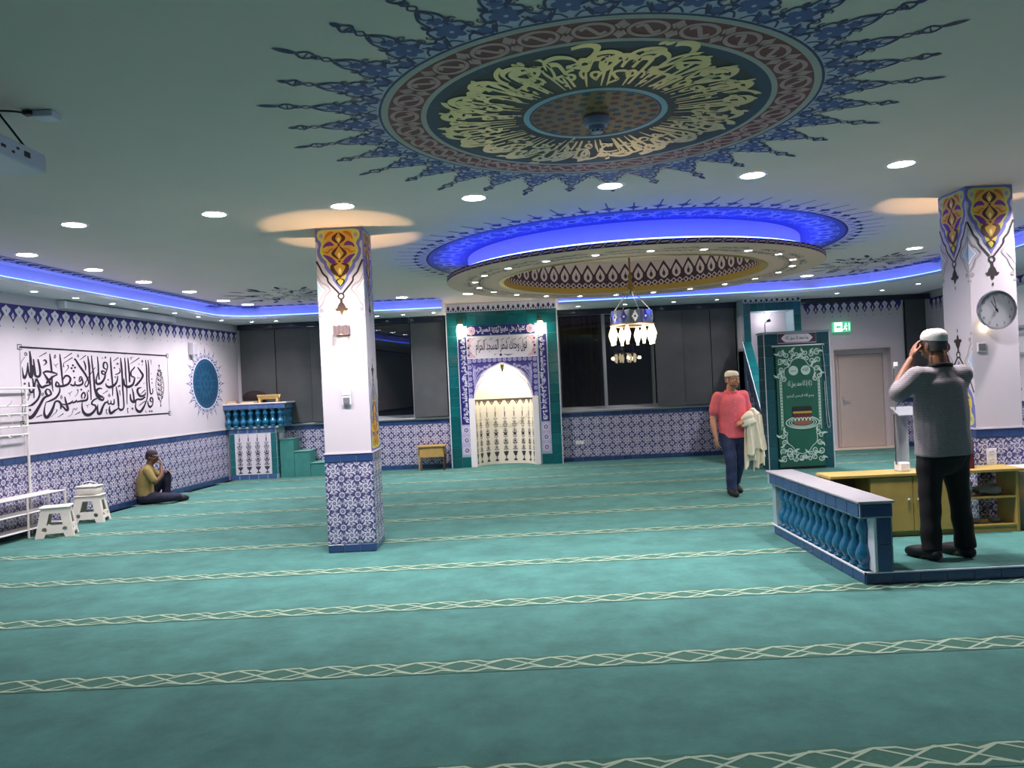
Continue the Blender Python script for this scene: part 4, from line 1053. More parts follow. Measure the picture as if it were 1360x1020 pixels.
# ================================================================ left wall: calligraphy panel, round medallion, screen case
CALLI="""-950,2240,5 -1000,2190,5 -1020,2150,3
-950,2290,7 -930,2300,8 -910,2270,8 -940,2260,7 -950,2290,6
-1000,2110,6 -990,2020,14 -970,1970,25 -930,2030,16 -910,2110,14 -900,2170,9
-900,2130,11 -890,2040,16 -860,1980,27 -830,2020,18 -820,2140,16
-860,2320,14 -850,2210,23 -850,2100,23 -850,1990,25
-800,2220,11 -790,2100,21 -780,2010,25 -730,1990,28 -690,2030,21 -700,2140,19 -720,2220,14
-830,1970,14 -820,1860,16 -820,1710,9
-650,2040,12 -570,2060,26 -470,2050,24 -370,2030,14
-370,2020,12 -460,1990,21 -540,1940,28 -590,1900,16
-630,2040,14 -580,1980,23 -530,1920,28 -510,1880,14
-510,1880,12 -600,1870,26 -670,1850,28 -720,1890,21 -760,1960,18 -790,1910,16 -810,1840,18 -850,1790,25 -890,1810,18 -900,1920,11
-760,1890,7 -730,1840,18 -710,1780,21 -750,1700,21 -850,1630,25 -930,1610,9
-1010,1710,6 -910,1760,8
-700,2250,5 -560,2310,12
-630,2200,9 -590,2210,19 -570,2180,16 -600,2150,9 -630,2140,5
-500,2300,9 -490,2200,19 -480,2080,19 -470,2040,12
-480,2000,17 -480,1880,14 -470,1790,7
-400,2290,7 -390,2260,7 -410,2240,7 -420,2260,7 -400,2290,5
-430,2160,5 -400,2140,6 -390,2110,4
-400,2140,6 -350,2170,6
-310,2300,10 -300,2190,19 -290,2070,19 -280,1950,17 -270,1880,12
-270,1950,12 -220,2000,24 -160,2000,24 -120,1960,22 -160,1900,24 -240,1870,29 -340,1860,29 -400,1860,24
-390,1930,12 -410,1890,19 -400,1860,21 -350,1880,17 -380,1920,14
-340,1840,12 -350,1780,19 -420,1710,24 -530,1670,21 -620,1650,7
-240,2240,6 -70,2320,11
-240,2180,6 -60,2260,11
-240,2180,6 -250,2130,10 -230,2130,6
-180,2140,6 -160,2150,10 -150,2120,9 -190,2080,5 -230,2050,4
-130,1890,17 -80,1870,22 -40,1880,22 -30,1930,10
-30,1880,20 20,1870,25 90,1880,25 130,1910,20 110,1990,12
50,1940,12 80,1990,17 110,1980,12 80,1930,15 40,1930,10
-20,2220,10 -10,2240,17 60,2160,25 170,2050,25 230,1970,20 250,1900,15 200,1850,18 170,1880,12 210,1940,10 320,2050,10 410,2130,8
170,2220,12 200,2150,18 200,2080,10
90,2230,6 220,2300,11
50,2310,7 70,2280,7 50,2270,7 40,2280,7 50,2310,5
-580,1830,12 -610,1790,21 -570,1740,23 -510,1760,21 -530,1810,16 -580,1830,12
-540,1740,19 -640,1710,26 -720,1620,28 -830,1500,37 -910,1460,39 -960,1500,29 -980,1570,14 -950,1660,9 -910,1720,7 -890,1770,5
-800,1460,6 -690,1490,10
-660,1780,7 -650,1760,7 -670,1740,7 -680,1760,7 -660,1780,5
-610,1650,7 -640,1580,12 -650,1500,23 -610,1450,35 -540,1500,33 -480,1580,26 -440,1650,19 -380,1660,24 -330,1620,22 -340,1550,14
-250,1720,10 -230,1640,22 -200,1550,27 -230,1530,22 -290,1580,19 -330,1600,14
-330,1620,17 -240,1610,17 -170,1620,22 -100,1640,17
-190,1620,19 -140,1630,22 -90,1660,10
-100,1630,20 -50,1640,22 -10,1670,10
-20,1640,20 80,1650,25 190,1660,27 220,1710,15 210,1780,10
100,1680,12 90,1730,17 140,1770,20 170,1730,17 140,1680,15
-180,1770,5 -150,1760,6 -140,1730,4
-150,1760,5 -100,1790,6
-10,1800,6 20,1810,9 20,1780,7 -10,1740,5 -50,1720,4
-410,1550,10 -430,1510,7 -490,1480,5 -530,1450,4
-410,1440,5 -290,1490,11
-10,1560,7 -40,1530,7 -70,1550,7 -100,1530,7 -130,1470,5 -200,1440,4
-70,1460,5 50,1500,11
-320,1740,7 -300,1710,7 -320,1690,7 -330,1710,7 -320,1740,5
260,2290,10 280,2160,23 280,2000,20 290,1830,18 290,1660,13
340,2300,10 350,2160,18 370,2000,20 380,1820,23 420,1700,20
470,2290,10 480,2160,18 480,2060,18 490,1950,15
470,2060,10 420,1950,18 440,1890,31 540,1910,31 620,1990,21 630,2070,16
620,2070,16 560,2080,21 560,2040,21 620,2030,16
680,2100,13 600,2130,21 610,2200,21 670,2200,18 690,2140,16 640,2040,13
770,2290,10 770,2170,21 780,2010,21 790,1870,18 780,1710,10
630,1900,8 650,1860,23 720,1840,34 830,1870,32 900,1930,21 920,2010,13
970,2130,8 980,2070,16 920,2040,16 860,2030,11
830,2230,7 960,2290,12
900,2180,8 930,2210,8 930,2180,8 960,2200,8
1010,2290,11 1020,2170,24 1030,2010,24 1030,1820,21 1040,1630,19 1030,1520,21 960,1490,29 910,1520,19
870,1850,13 900,1710,24 910,1580,24 900,1520,16 820,1490,26 720,1450,37 690,1500,23 700,1560,10
950,1790,13 960,1710,8
810,1660,11 800,1590,21 740,1590,18 730,1640,10
730,1600,18 670,1590,18 660,1650,10
660,1620,18 600,1610,23 540,1550,26 480,1460,36 430,1460,28 420,1530,18 430,1590,10
700,1740,8 720,1710,8 700,1700,8 680,1720,8 700,1740,5
600,1500,6 630,1510,8 610,1470,8 640,1450,8 610,1440,5
550,1820,10 460,1820,26 410,1770,28 450,1690,31 540,1650,26 580,1690,13
420,1770,20 470,1720,31 560,1690,23
420,1680,18 330,1650,20 300,1600,20 370,1580,23 380,1530,25 280,1460,35 180,1450,40 110,1500,27 90,1580,15 100,1650,7
170,1590,5 200,1580,6 210,1550,4
200,1580,5 250,1600,6
550,1740,6 670,1790,12
1110,2290,11 1120,2170,19 1120,2010,19 1130,1820,16 1120,1570,8
1190,2290,11 1200,2170,22 1210,2010,22 1210,1910,19
1070,1970,11 1080,1870,29 1170,1840,38 1290,1880,30 1340,1980,19 1260,2010,22 1260,2080,19 1330,2130,19 1360,2160,11
1430,2150,14 1510,2080,28 1560,2020,31 1500,1950,28 1380,1870,30 1330,1860,11
1250,2200,7 1490,2300,12
1240,2300,5 1270,2290,7 1270,2260,4
1270,2290,5 1320,2310,7
1560,2270,8 1580,2240,8 1560,2230,8 1540,2240,8 1560,2270,6
1260,1820,11 1290,1730,22 1300,1620,25
1210,1730,14 1220,1640,27 1290,1600,33 1380,1640,25 1500,1640,28 1600,1680,20
1510,1830,11 1420,1810,28 1400,1760,30 1470,1690,33 1590,1710,22 1610,1750,11
1620,1610,17 1560,1530,25 1460,1450,39 1380,1460,36 1330,1520,19 1350,1610,11
1470,1720,8 1610,1790,13
1420,1540,8 1590,1610,11
1110,1500,7 1140,1510,8 1120,1470,8 1140,1450,8 1110,1430,5
1650,2270,11 1670,2130,20 1660,1930,20 1660,1700,17 1620,1600,14
1720,2270,11 1730,2130,20 1720,1930,20 1740,1750,20 1770,1720,20 1810,1750,14 1810,1810,11
1660,1610,11 1670,1550,20 1720,1510,31 1790,1550,17 1800,1640,20 1750,1660,20 1730,1610,20 1780,1590,17
1770,2280,7 1800,2260,7 1800,2200,4
1590,1460,7 1600,1430,7 1630,1430,4"""
CDOTS="""-970,1900,14 -970,1820,14 -60,2150,17 -20,2120,17 -90,2110,17 -50,2070,17 -40,1980,15 -900,1560,17 90,1810,15 240,1790,13 650,2280,16 580,2270,10 690,1950,13 850,2130,16 860,1990,13 930,1850,15 960,1860,15 1470,2200,10 1560,2190,8 1250,1500,18 1800,1960,13 1800,1900,13 1700,1440,15 1760,1440,16 1790,2050,8 1420,1980,10 1460,1980,10 1570,1890,8 1610,1900,8"""

dc = Dec(FL, .002, .0006)
for ln in CALLI.split('\n'):
    pts = [tuple(int(v)/1000 for v in p.split(',')) for p in ln.split()]
    dc.line([(x, y, w*1.12) for x, y, w in pts], .02, 0, 1, 5, asp=1.7)
for p in CDOTS.split():
    u, z, r = (int(v)/1000 for v in p.split(',')); dc.poly([(u-r*1.6, z), (u, z+r*1.15), (u+r*1.6, z), (u, z-r*1.15)], 0, 1)
fr = [(-1.03, 2.365), (2.27, 2.355), (2.27, 1.385), (-1.03, 1.39)]
dc.line(fr, .024, 0, 0, closed=True)
for u, z in fr: dc.line([(u-.035, z-.03), (u+.035, z-.03), (u+.035, z+.03), (u-.035, z+.03)], .012, 0, 1, closed=True)
c, z = 2.02, 1.85
for s in (1, -1):
    dc.line([(c, z+.27), (c+s*.075, z+.15), (c+s*.115, z), (c+s*.075, z-.15), (c, z-.27)], .014, 0, 1, 5)
    for k in range(6):
        zz = z-.2+.08*k; dc.spiral(c+s*.045, zz, .034, 0, 1.2*s, .016, 0, 1, 8); dc.leaf(c, zz+.03, PI/2-s*.9, .07, .025, 0, 1)
dc.line([(c, z+.27), (c, z+.35)], .012, 0, 1); dc.line([(c, z-.27), (c, z-.35)], .012, 0, 1); dc.lobed(c, z+.335, .02, 4, .3, 0, 2); dc.lobed(c, z-.33, .02, 4, .3, 0, 2)
o = dc.build('painted_calligraphy', [INKD], wall_left, fix=False); o['label'] = 'large black calligraphy in a thin black frame'
dc = Dec(FL, .002, .0008)
c, z = 3.5, 1.88; R_ = .45
n = 24
for i in range(n):
    a = 2*PI*i/n; ca, sa = math.cos(a), math.sin(a)
    Q = lambda r, t: (c+r*math.cos(a+t), z+r*math.sin(a+t))
    tp = .67 if i % 2 == 0 else .60
    dc.poly([Q(R_, -.12), Q(.50, -.12), Q(.54, -.06), Q(.58, -.015), Q(tp, 0), Q(.58, .015), Q(.54, .06), Q(.50, .12), Q(R_, .12)], 1, 0)
    for s in (1, -1):
        dc.line([Q(R_, s*.12), Q(.50, s*.125), Q(.53, s*.06), Q(.57, s*.03), Q(tp-.03, 0)], .012, 0, 1, 3); dc.leaf(*Q(.47, s*.05), a-s*.5, .07, .025, 0, 1)
    dc.lobed(*Q(.505, 0), .02, 5, .3, 0, 2); dc.line([Q(tp-.05, 0), Q(tp+.02, 0)], .008, 0, 1)
dc.ring(c, z, R_-.01, R_+.025, 1, 2, 48); dc.ring(c, z, R_-.012, R_+.004, 0, 3, 48)
dc.disc(c, z, R_-.01, 2, 2, 48); dc.ring(c, z, .37, .385, 3, 3, 48)
for r, m in ((.0, 1), (.14, 8), (.27, 14), (.33, 20)):
    for k in range(m): a = 2*PI*k/m; dc.lobed(c+r*math.cos(a), z+r*math.sin(a), .045, 6, .35, 3, 3, a); dc.disc(c+r*math.cos(a), z+r*math.sin(a), .014, 2, 4, 6)
o = dc.build('painted_roundel', [M('roundel_navy', C(58, 62, 118), .6), M('roundel_lilac', C(204, 204, 226), .65), M('roundel_teal', C(30, 82, 114), .5), M('roundel_dark', C(24, 60, 96), .5)], wall_left, fix=False); o['label'] = 'blue round medallion with a flame edge'
t = thing('projection_screen_case', 'long white roll-up screen case high on the left wall', 'screen case', FL(1.05, 2.97, 0), LROT)
b = MB(); b.box((-1.32, -.11, -.05), (1.32, -.002, .055), 0, .012); b.build('case', M('case_white', C(214, 208, 216), .4), t)
b = MB(); b.box((-1.28, -.075, -.062), (1.28, -.045, -.046), 0, .003); b.build('bottom_bar', ALU, t)
for s in (-1, 1): b = MB(); b.box((s*1.34-.02, -.112, -.052), (s*1.34+.02, -.002, .057), 0, .006); b.build('end_cap', SWM, t)
t = thing('wall_speaker', 'small pale speaker on the wall above the blue medallion', 'speaker', FL(3.02, 2.5, 0), LROT)
b = MB(); b.box((-.07, -.10, -.11), (.07, -.002, .11), 0, .01); b.build('body', M('speaker_pale', C(196, 190, 200), .5), t)
b = MB(); b.box((-.058, -.104, -.098), (.058, -.099, .098), 0, .002); b.build('grille', M('speaker_grille', C(168, 164, 176), .7), t)
lw_rot = LROT
# white boards on the right wall
for u, za_, zb_, lab in ((3.3, 2.14, 2.8, 'white board high on the right wall beside the clock column'), (3.3, 1.72, 2.02, 'white low board on the right wall beside the clock column')):
    p = FR(u, (za_+zb_)/2, .0); t = thing('white_board', lab, 'board', p, LROT+PI)
    b = MB(); h = (zb_-za_)/2; b.box((-.45, -.03, -h), (.45, -.002, h), 0, .004); b.build('panel', SWM, t)
    b = MB(); [b.box(*q) for q in (((-.47, -.04, h-.02), (.47, -.002, h+.02)), ((-.47, -.04, -h-.02), (.47, -.002, -h+.02)), ((-.47, -.04, -h), (-.43, -.002, h)), ((.43, -.04, -h), (.47, -.002, h)))]; b.build('frame', ALU, t)

# ================================================================ minbar
mb_ = thing('minbar', 'teal tiled stepped pulpit with a high tower and an entrance block', 'pulpit', (4.9, 14.2, 0)); mo2 = Vector((4.9, 14.2, 0))
V2 = lambda p: tuple(Vector(p)-mo2)
DTEAL = M('dark_teal_glaze', C(14, 70, 80), .25, rand=.15, coat=.3)
b = MB(); L = lambda lo, hi, mi=0: b.box(V2(lo), V2(hi), mi)
L((4.15, 12.8, 0), (5.22, 13.12, 2.255)); b.build('entrance_block', GROUT, mb_)
b = MB(); L((4.510, 15.06, 0), (4.645, 15.6, 3.07)); L((5.480, 15.06, 0), (5.630, 15.6, 3.07)); L((4.645, 15.06, 2.80), (5.480, 15.6, 3.07)); b.build('tower_frame', GROUT, mb_)
b = MB(); L((4.645, 15.52, .9), (5.480, 15.595, 2.8)); L((4.510, 15.14, 0), (4.645, 15.5, 2.05), 1); b.build('tower_back', [WHITE, GROUT], mb_)
b = MB(); b.ball(V2((5.060, 15.3, 2.76)), (.05, .05, .03)); b.build('added_bulb', M('added_tower_glow', (0, 0, 0), .5, emit=(1, .95, .95), es=6), mb_)  # hidden glowing ball, added so the tower interior reads bright
lamp('bulb', 'POINT', (5.060, 15.27, 2.66), 4, (1, .93, .95), .05)  # added fill lamp that whitens the inside of the tower
# white sides of the tower windows
b = MB(); L((4.504, 15.17, 2.1), (4.508, 15.50, 2.74)); b.build('side_opening', WHITE, mb_)
# left side wall, coping and steps (the axis leans like the left wall)
def SK(y): return 4.15+(y-12.8)*.145
zp = lambda y: .80+(y-13.12)*(2.22-.80)/(15.06-13.12)
b = MB()
def side(xo, wdt, mi):
    ys = (13.12, 15.06); vs = []
    for dx in (0, wdt):
        for y in ys: vs += [V2((SK(y)+xo+dx, y, 0)), V2((SK(y)+xo+dx, y, zp(y)))]
    b.add(vs, [(0, 1, 3, 2), (4, 6, 7, 5), (0, 4, 5, 1), (2, 3, 7, 6), (0, 2, 6, 4), (1, 5, 7, 3)], mi)
side(0, .16, 0); side(.93, .16, 0); b.build('side_wall', [M('side_slate', C(60, 92, 116), .35, noise=.1, nscale=5)], mb_)
b = MB()
for xo in (-.012, .918): 
    ys = (13.12, 15.06); vs = []
    for dx in (0, .012):
        for y in ys: vs += [V2((SK(y)+xo+dx, y, zp(y)-.02)), V2((SK(y)+xo+dx, y, zp(y)+.012))]
    b.add(vs, [(0, 1, 3, 2), (4, 6, 7, 5), (0, 4, 5, 1), (2, 3, 7, 6), (0, 2, 6, 4), (1, 5, 7, 3)])
b.build('coping_trim', M('trim_white', C(206, 210, 220), .5), mb_)
# coping tiles
for xo in (0, .93):
    for k in range(11):
        y0_, y1_ = 13.12+.176*k+.004, 13.12+.176*(k+1)-.004
        b = MB(); vs = [V2((SK(y)+xo+dx, y, zp(y)+hh)) for hh in (.001, .008) for dx in (.004, .156) for y in (y0_, y1_)]
        b.add(vs, [(0, 1, 3, 2), (4, 5, 7, 6), (0, 2, 6, 4), (1, 5, 7, 3), (0, 4, 5, 1), (2, 3, 7, 6)]); b.build('coping_tile', TEAL, mb_)
for k in range(7):
    y = 13.12+.277*k; b = MB(); b.add([V2((SK(yy)+xx, yy, zz)) for zz in (0, .2*(k+1)) for yy in (y, y+.285) for xx in (.162, .928)], [(0, 2, 3, 1), (4, 5, 7, 6), (0, 1, 5, 4), (2, 6, 7, 3), (0, 4, 6, 2), (1, 3, 7, 5)]); b.build('step', M('step_carpet', C(60, 130, 112), .95, noise=.1), mb_)
# floral inset on the left side, small dark doorway under the tower
dc = Dec(lambda y, z, h=0: V2((SK(y)-h*1.2, y, z)), .003, .001)
pl_ = [(13.35, .14), (14.75, .14), (14.75, 1.72), (13.35, .74)]
dc.poly(pl_, 1, 0); dc.line(pl_, .02, 0, 2, closed=True)
for i in range(7):
    for j in range(8):
        y, z = 13.45+.2*i, .22+.2*j
        if z < .55+(y-13.35)*.7: dc.lobed(y, z, .07, 8, .3, 0, 1); dc.disc(y, z, .025, 2, 2, 6); dc.leaf(y+.05, z+.05, .8, .13, .05, 0, 1, .2); dc.leaf(y+.1, z-.02, 2.2, .1, .04, 0, 1, .2)
dc.rect(14.88, .8, 15.02, 1.25, 3, 0)
dc.build('floral_panel', [TILEW, TILEB, TILED, BLACK], mb_, fix=False)
# tiles of the tower face and of the entrance block
me_t = tile_mesh('glazed_tile', .132, .166, TEAL); me_w = tile_mesh('glazed_tile', .134, .15, TEAL)
for k in range(17):
    for x in (4.578, 5.555): place(me_t, 'glazed_tile', mb_, V2((x, 15.06, .09+.17*k)), 0)
for i in range(8): place(me_w, 'glazed_tile', mb_, V2((4.578+.1395*i, 15.06, 2.885)), 0)
dc = Dec(lambda x, z, h=0: V2((x, 15.055-h, z)), .002); crest(dc, 4.51, 5.63, 2.965, 3.065, 11, 0, 1); dc.build('crest_frieze', [MATS['crest_white'], NAVY], mb_, fix=False)
me_p = tile_mesh('glazed_tile', .196, .182, DTEAL); me_s = tile_mesh('glazed_tile', .155, .182, DTEAL); me_e = tile_mesh('glazed_tile', .135, .182, DTEAL)
for k in range(12):
    z = .095+.186*k
    for x in (4.225, 5.145): place(me_e, 'glazed_tile', mb_, V2((x, 12.8, z)), 0)
    for i in range(4): place(me_p, 'glazed_tile', mb_, V2((4.39+.197*i, 12.8, z)), 0)
    for y in (12.88, 13.04): place(me_s, 'glazed_tile', mb_, V2((4.15, y, z)), -PI/2)
b = MB(); L((4.13, 12.785, 2.245), (5.24, 13.14, 2.27)); b.build('cornice', M('trim_grey', C(150, 156, 166), .5), mb_)
b = MB(); L((4.142, 12.79, 0), (4.152, 12.80, 2.25)); L((5.218, 12.79, 0), (5.228, 12.80, 2.25)); b.build('edge_trim', MATS['trim_white'], mb_)
dc = Dec(lambda x, z, h=0: V2((x, 12.79-h, z)), .002, .001)
dc.rect(4.375, 2.075, 5.005, 2.235, 2, 0); dc.line([(4.375, 2.075), (5.005, 2.075), (5.005, 2.235), (4.375, 2.235)], .008, 0, 1, closed=True)
dc.poly([(4.43, 2.155), (4.46, 2.19), (4.50, 2.22), (4.88, 2.22), (4.92, 2.19), (4.95, 2.155), (4.92, 2.12), (4.88, 2.09), (4.50, 2.09), (4.46, 2.12)], 0, 1)
gl, wd = text('وما محمد إلا رسول الله', True, .012); dc.glyphs(gl, 4.50, 2.135, .38/wd, .085, 1, 2)
dc.build('inscription', [MATS['panel_white'], INKD, M('plum_dark', C(66, 44, 66), .5)], mb_, fix=False)
# microphone on the stairs
t = thing('microphone', 'black microphone on a thin stand inside the stepped pulpit', 'microphone', (4.93, 15.1, 1.4))
b = MB(); b.lathe([(.11, 0), (.11, .012), (.02, .02), (.009, .025), (.009, 1.14)], 16); b.build('stand', BLACK, t)
b = MB(); b.tube([(0, 0, 1.13), (.0, -.02, 1.17), (.03, -.06, 1.2)], .008, 8); b.tube([(.03, -.06, 1.2), (.07, -.10, 1.215)], [.022, .032], 10); b.build('head', BLACK, t)
# banner with its rod
bn = thing('hanging_banner', 'green banner with silver scrollwork hanging on the entrance block', 'banner', (4.69, 12.76, 2.03))
BO = Vector((4.69, 12.76, 2.03))
b = MB(); n = 12
vs = [(-.375+.75*i/n, -.006*math.sin(i*.9), z) for z in (-.01, -1.0, -1.98) for i in range(n+1)]
b.add(vs, [(r*(n+1)+i, r*(n+1)+i+1, (r+1)*(n+1)+i+1, (r+1)*(n+1)+i) for r in range(2) for i in range(n)]); b.add([(x, y+.004, z) for x, y, z in vs], [(r*(n+1)+i, (r+1)*(n+1)+i, (r+1)*(n+1)+i+1, r*(n+1)+i+1) for r in range(2) for i in range(n)])
b.build('cloth', M('banner_green', C(14, 84, 66), .6, noise=.12, nscale=3), bn, fix=False)
b = MB(); b.tube([(-.41, 0, .0), (.41, 0, .0)], .013, 10); b.ball((-.415, 0, 0), .02); b.ball((.415, 0, 0), .02); b.build('rod', ALU, bn)
b = MB(); b.tube([(-.38, 0, -1.985), (.38, 0, -1.985)], .012, 10); b.build('weight_bar', BLACK, bn)
b = MB(); b.tube(catmull([(.40, .0, -.02), (.43, 0, -.5), (.45, 0, -1.1), (.47, 0, -1.33), (.44, .0, -1.36), (.42, 0, -1.2), (.41, 0, -.6)], 6), .004, 6); b.build('cord', M('cord_white', C(190, 196, 196), .6), bn)
dc = Dec(lambda x, z, h=0: (x, -.008-h, z), .001, .0008)
SILV = 0
for s in (1, -1):
    for zz, fl in ((-.12, 1), (-1.86, -1)):
        for k, (x, z, r, tn) in enumerate(((.30, 0, .055, 1.5), (.20, -.03, .05, -1.4), (.11, .0, .045, 1.3), (.31, -.13, .055, -1.4), (.21, -.14, .05, 1.4), (.29, -.27, .05, 1.5), (.32, -.38, .045, -1.3), (.26, -.43, .045, 1.3), (.13, -.10, .04, -1.2), (.03, -.03, .04, 1.1))):
            dc.spiral(s*x, zz+fl*z, r, 1+k, tn*s*fl, .022, 0, 0, 9); dc.leaf(s*x, zz+fl*z, k*1.1 if s > 0 else PI-k*1.1, .11, .035, 0, 1, .2)
    dc.line([(s*.325, -.55), (s*.325, -1.38)], .010, 0, 0); dc.line([(s*.295, -.55), (s*.295, -1.38)], .006, 0, 0)
    for k in range(16): dc.leaf(s*.31, -.57-.05*k, PI/2, .045, .02, 0, 1)
    dc.line([(s*.0, -.20), (s*.10, -.24), (s*.16, -.33), (s*.24, -.38), (s*.25, -.5)], .012, 0, 0, 4); dc.line([(s*.25, -1.45), (s*.24, -1.58), (s*.16, -1.66), (s*.10, -1.74), (0, -1.78)], .012, 0, 0, 4)
for x, tx in ((-.095, 'محمد'), (.105, 'الله')):
    dc.disc(x, -.41, .078, 0, 1, 24); gl, wd = text(tx, True, .01); s = .095/wd; dc.glyphs(gl, x-.048, -.425, s, s*1.15, 1, 2)
gl, wd = text('لا إله إلا الله محمد رسول الله', True, .014); dc.glyphs(gl, -.2, -.66, .4/wd, .12, 0, 1)
gl, wd = text('بسم الله الرحمن الرحيم', True, .012); dc.glyphs(gl, -.22, -.84, .44/wd, .062, 0, 1)
for rx, rz, w_ in ((.27, .10, .018), (.225, .08, .014), (.185, .062, .012)): dc.line([(.02+rx*math.cos(a), -1.265+rz*math.sin(a)) for a in np.linspace(0, 2*PI, 36, endpoint=False)], w_, 0, 1, closed=True)
dc.disc(.02, -1.26, .155, 2, 2, 24, .05)
dc.poly([(-.13, -1.23), (.17, -1.23), (.17, -1.06), (-.13, -1.06)], 3, 3)
for k in range(5): dc.poly([(-.13+.06*k, -1.18), (-.07+.06*k, -1.18), (-.085+.06*k, -1.225), (-.1+.06*k, -1.245), (-.115+.06*k, -1.225)], 0, 4); dc.leaf(-.1+.06*k, -1.20, PI/2, .07, .035, 4, 5)
dc.rect(-.135, -1.115, .175, -1.075, 5, 4); dc.poly([(-.15, -1.08), (.19, -1.08), (.165, -1.0), (-.125, -1.0)], 1, 5)
dc.build('print', [M('banner_silver', C(172, 196, 188), .5), M('banner_black', C(22, 24, 22), .6), M('banner_brown', C(128, 84, 62), .6), M('banner_red', C(70, 28, 26), .6), M('banner_maroon', C(100, 40, 34), .6), M('banner_gold', C(170, 140, 60), .5)], bn, fix=False)
# exit sign
t = thing('exit_sign', 'glowing green and white exit sign above the grey door', 'sign', (6.6, 15.5, 2.45))
b = MB(); b.box((-.17, .0, -.1), (.17, .09, .1), 0, .006); b.build('box', M('sign_box', C(150, 220, 180), .4, emit=(.06, .55, .26), es=.9), t)
dc = Dec(lambda x, z, h=0: (x, -h, z), .001, .0008)
dc.rect(-.16, -.09, .0, .09, 0, 0); dc.rect(0, -.09, .16, .09, 1, 0)
dc.poly([(-.13, .0), (-.09, .045), (-.09, .02), (-.03, .02), (-.03, -.02), (-.09, -.02), (-.09, -.045)], 1, 1)
dc.disc(.07, .055, .018, 0, 1, 10); dc.line([(.065, .03), (.055, -.015), (.085, -.04), (.075, -.075)], .018, 0, 1); dc.line([(.055, -.015), (.03, -.05), (.01, -.055)], .016, 0, 1); dc.line([(.035, .005), (.062, .025), (.1, .01)], .013, 0, 1); dc.rect(.125, -.07, .145, .07, 0, 1)
dc.build('pictogram', [M('sign_white', (0, 0, 0), .5, emit=(.85, 1, .9), es=2.2), M('sign_green', (0, 0, 0), .5, emit=(.04, .6, .25), es=1.0)], t, fix=False)

# ================================================================ left tiled pulpit
TURQ = M('turquoise_glaze', C(16, 94, 132), .16, coat=.6, noise=.1, nscale=20)
def baluster_mesh(h, r, name='baluster', n=14):
    pr = [(.80, 0), (.80, .05), (.55, .07), (.62, .10), (.95, .2), (1, .27), (.85, .36), (.5, .46), (.42, .52), (.5, .56), (.42, .6), (.62, .66), (.78, .74), (.70, .82), (.45, .89), (.55, .92), (.8, .95), (.8, 1)]
    b = MB(); b.lathe([(r*a, h*z) for a, z in pr], n); return b
kp = thing('preaching_pulpit', 'corner pulpit with turquoise balusters over a white vase panel', 'pulpit', (-5.05, 15.3, 0)); ko = Vector((-5.05, 15.3, 0))
V3 = lambda p: tuple(Vector(p)-ko)
b = MB(); L = lambda lo, hi, mi=0, ch=0: b.box(V3(lo), V3(hi), mi, ch)
L((-5.53, 15.02, 0), (-4.62, 15.58, .99)); b.build('body', GROUT, kp)
b = MB(); L((-5.57, 14.99, .985), (-4.56, 15.58, 1.02)); L((-5.62, 14.94, 1.36), (-4.42, 15.58, 1.45)); b.build('rail', GROUT, kp)
b = MB(); L((-5.56, 15.1, 1.02), (-4.58, 15.13, 1.36)); b.build('backing', M('turquoise_back', C(18, 86, 120), .3, noise=.1, nscale=6), kp)
b = MB(); L((-5.65, 14.92, 1.45), (-4.37, 15.585, 1.475), 0, .006); b.build('counter_top', M('counter_white', C(216, 208, 212), .4), kp)
me_k = tile_mesh('border_tile', .166, .078, M('pulpit_blue', C(70, 96, 150), .25, rand=.12, coat=.3)); me_kt = tile_mesh('glazed_tile', .10, .155, M('pulpit_teal', C(32, 100, 106), .25, rand=.15, coat=.3))
for i in range(7): place(me_k, 'border_tile', kp, V3((-5.535+.171*i, 14.94, 1.405)), 0)
for i in range(5): place(me_k, 'border_tile', kp, V3((-5.45+.182*i, 15.02, .94)), 0); 
for i in range(3): place(me_k, 'border_tile', kp, V3((-4.42, 15.03+.2*i, 1.405)), PI/2)
for i in range(5): place(me_k, 'border_tile', kp, V3((-5.45+.182*i, 15.02, .05)), 0)
for k in range(5):
    for x in (-5.475, -4.675): place(me_kt, 'glazed_tile', kp, V3((x, 15.02, .17+.16*k)), 0)
    place(me_kt, 'glazed_tile', kp, V3((-4.62, 15.10, .17+.16*k)), PI/2)
b = MB(); L((-5.42, 15.008, .1), (-4.73, 15.02, .885), 0); b.build('vase_panel', M('panel_grey', C(214, 206, 218), .3), kp)
dc = Dec(lambda x, z, h=0: V3((x, 15.008-h, z)), .002, .001)
for i in range(4): vase(dc, -5.333+.172*i, .12, .13, .76)
dc.line([(-5.42, .1), (-4.73, .1), (-4.73, .885), (-5.42, .885)], .01, 1, 0, closed=True)
dc.build('painted_vases', [MATS['vase_ink'], MATS['trim_white']], kp, fix=False)
dc = Dec(lambda y, z, h=0: V3((-4.61+h, y, z)), .002, .001); dc.rect(15.18, .12, 15.4, .86, 1, 0); vase(dc, 15.29, .14, .13, .7, 0, 1); dc.build('painted_vases', [MATS['vase_ink'], MATS['panel_grey']], kp, fix=False)
me_b = baluster_mesh(.335, .068).mesh('baluster', [TURQ])
me_b.polygons.foreach_set('use_smooth', [True]*len(me_b.polygons))
for i in range(8): place(me_b, 'baluster', kp, V3((-5.52+.143*i, 15.0, 1.02)), 0)
for i in range(4): place(me_b, 'baluster', kp, V3((-4.50, 15.12+.14*i, 1.02)), 0)
st = thing('tiled_steps', 'green carpeted side steps leading up to the corner pulpit', 'steps', (-4.1, 15.4, 0)); so = Vector((-4.1, 15.4, 0))
STC = M('step_green', C(58, 128, 124), .6, noise=.1)
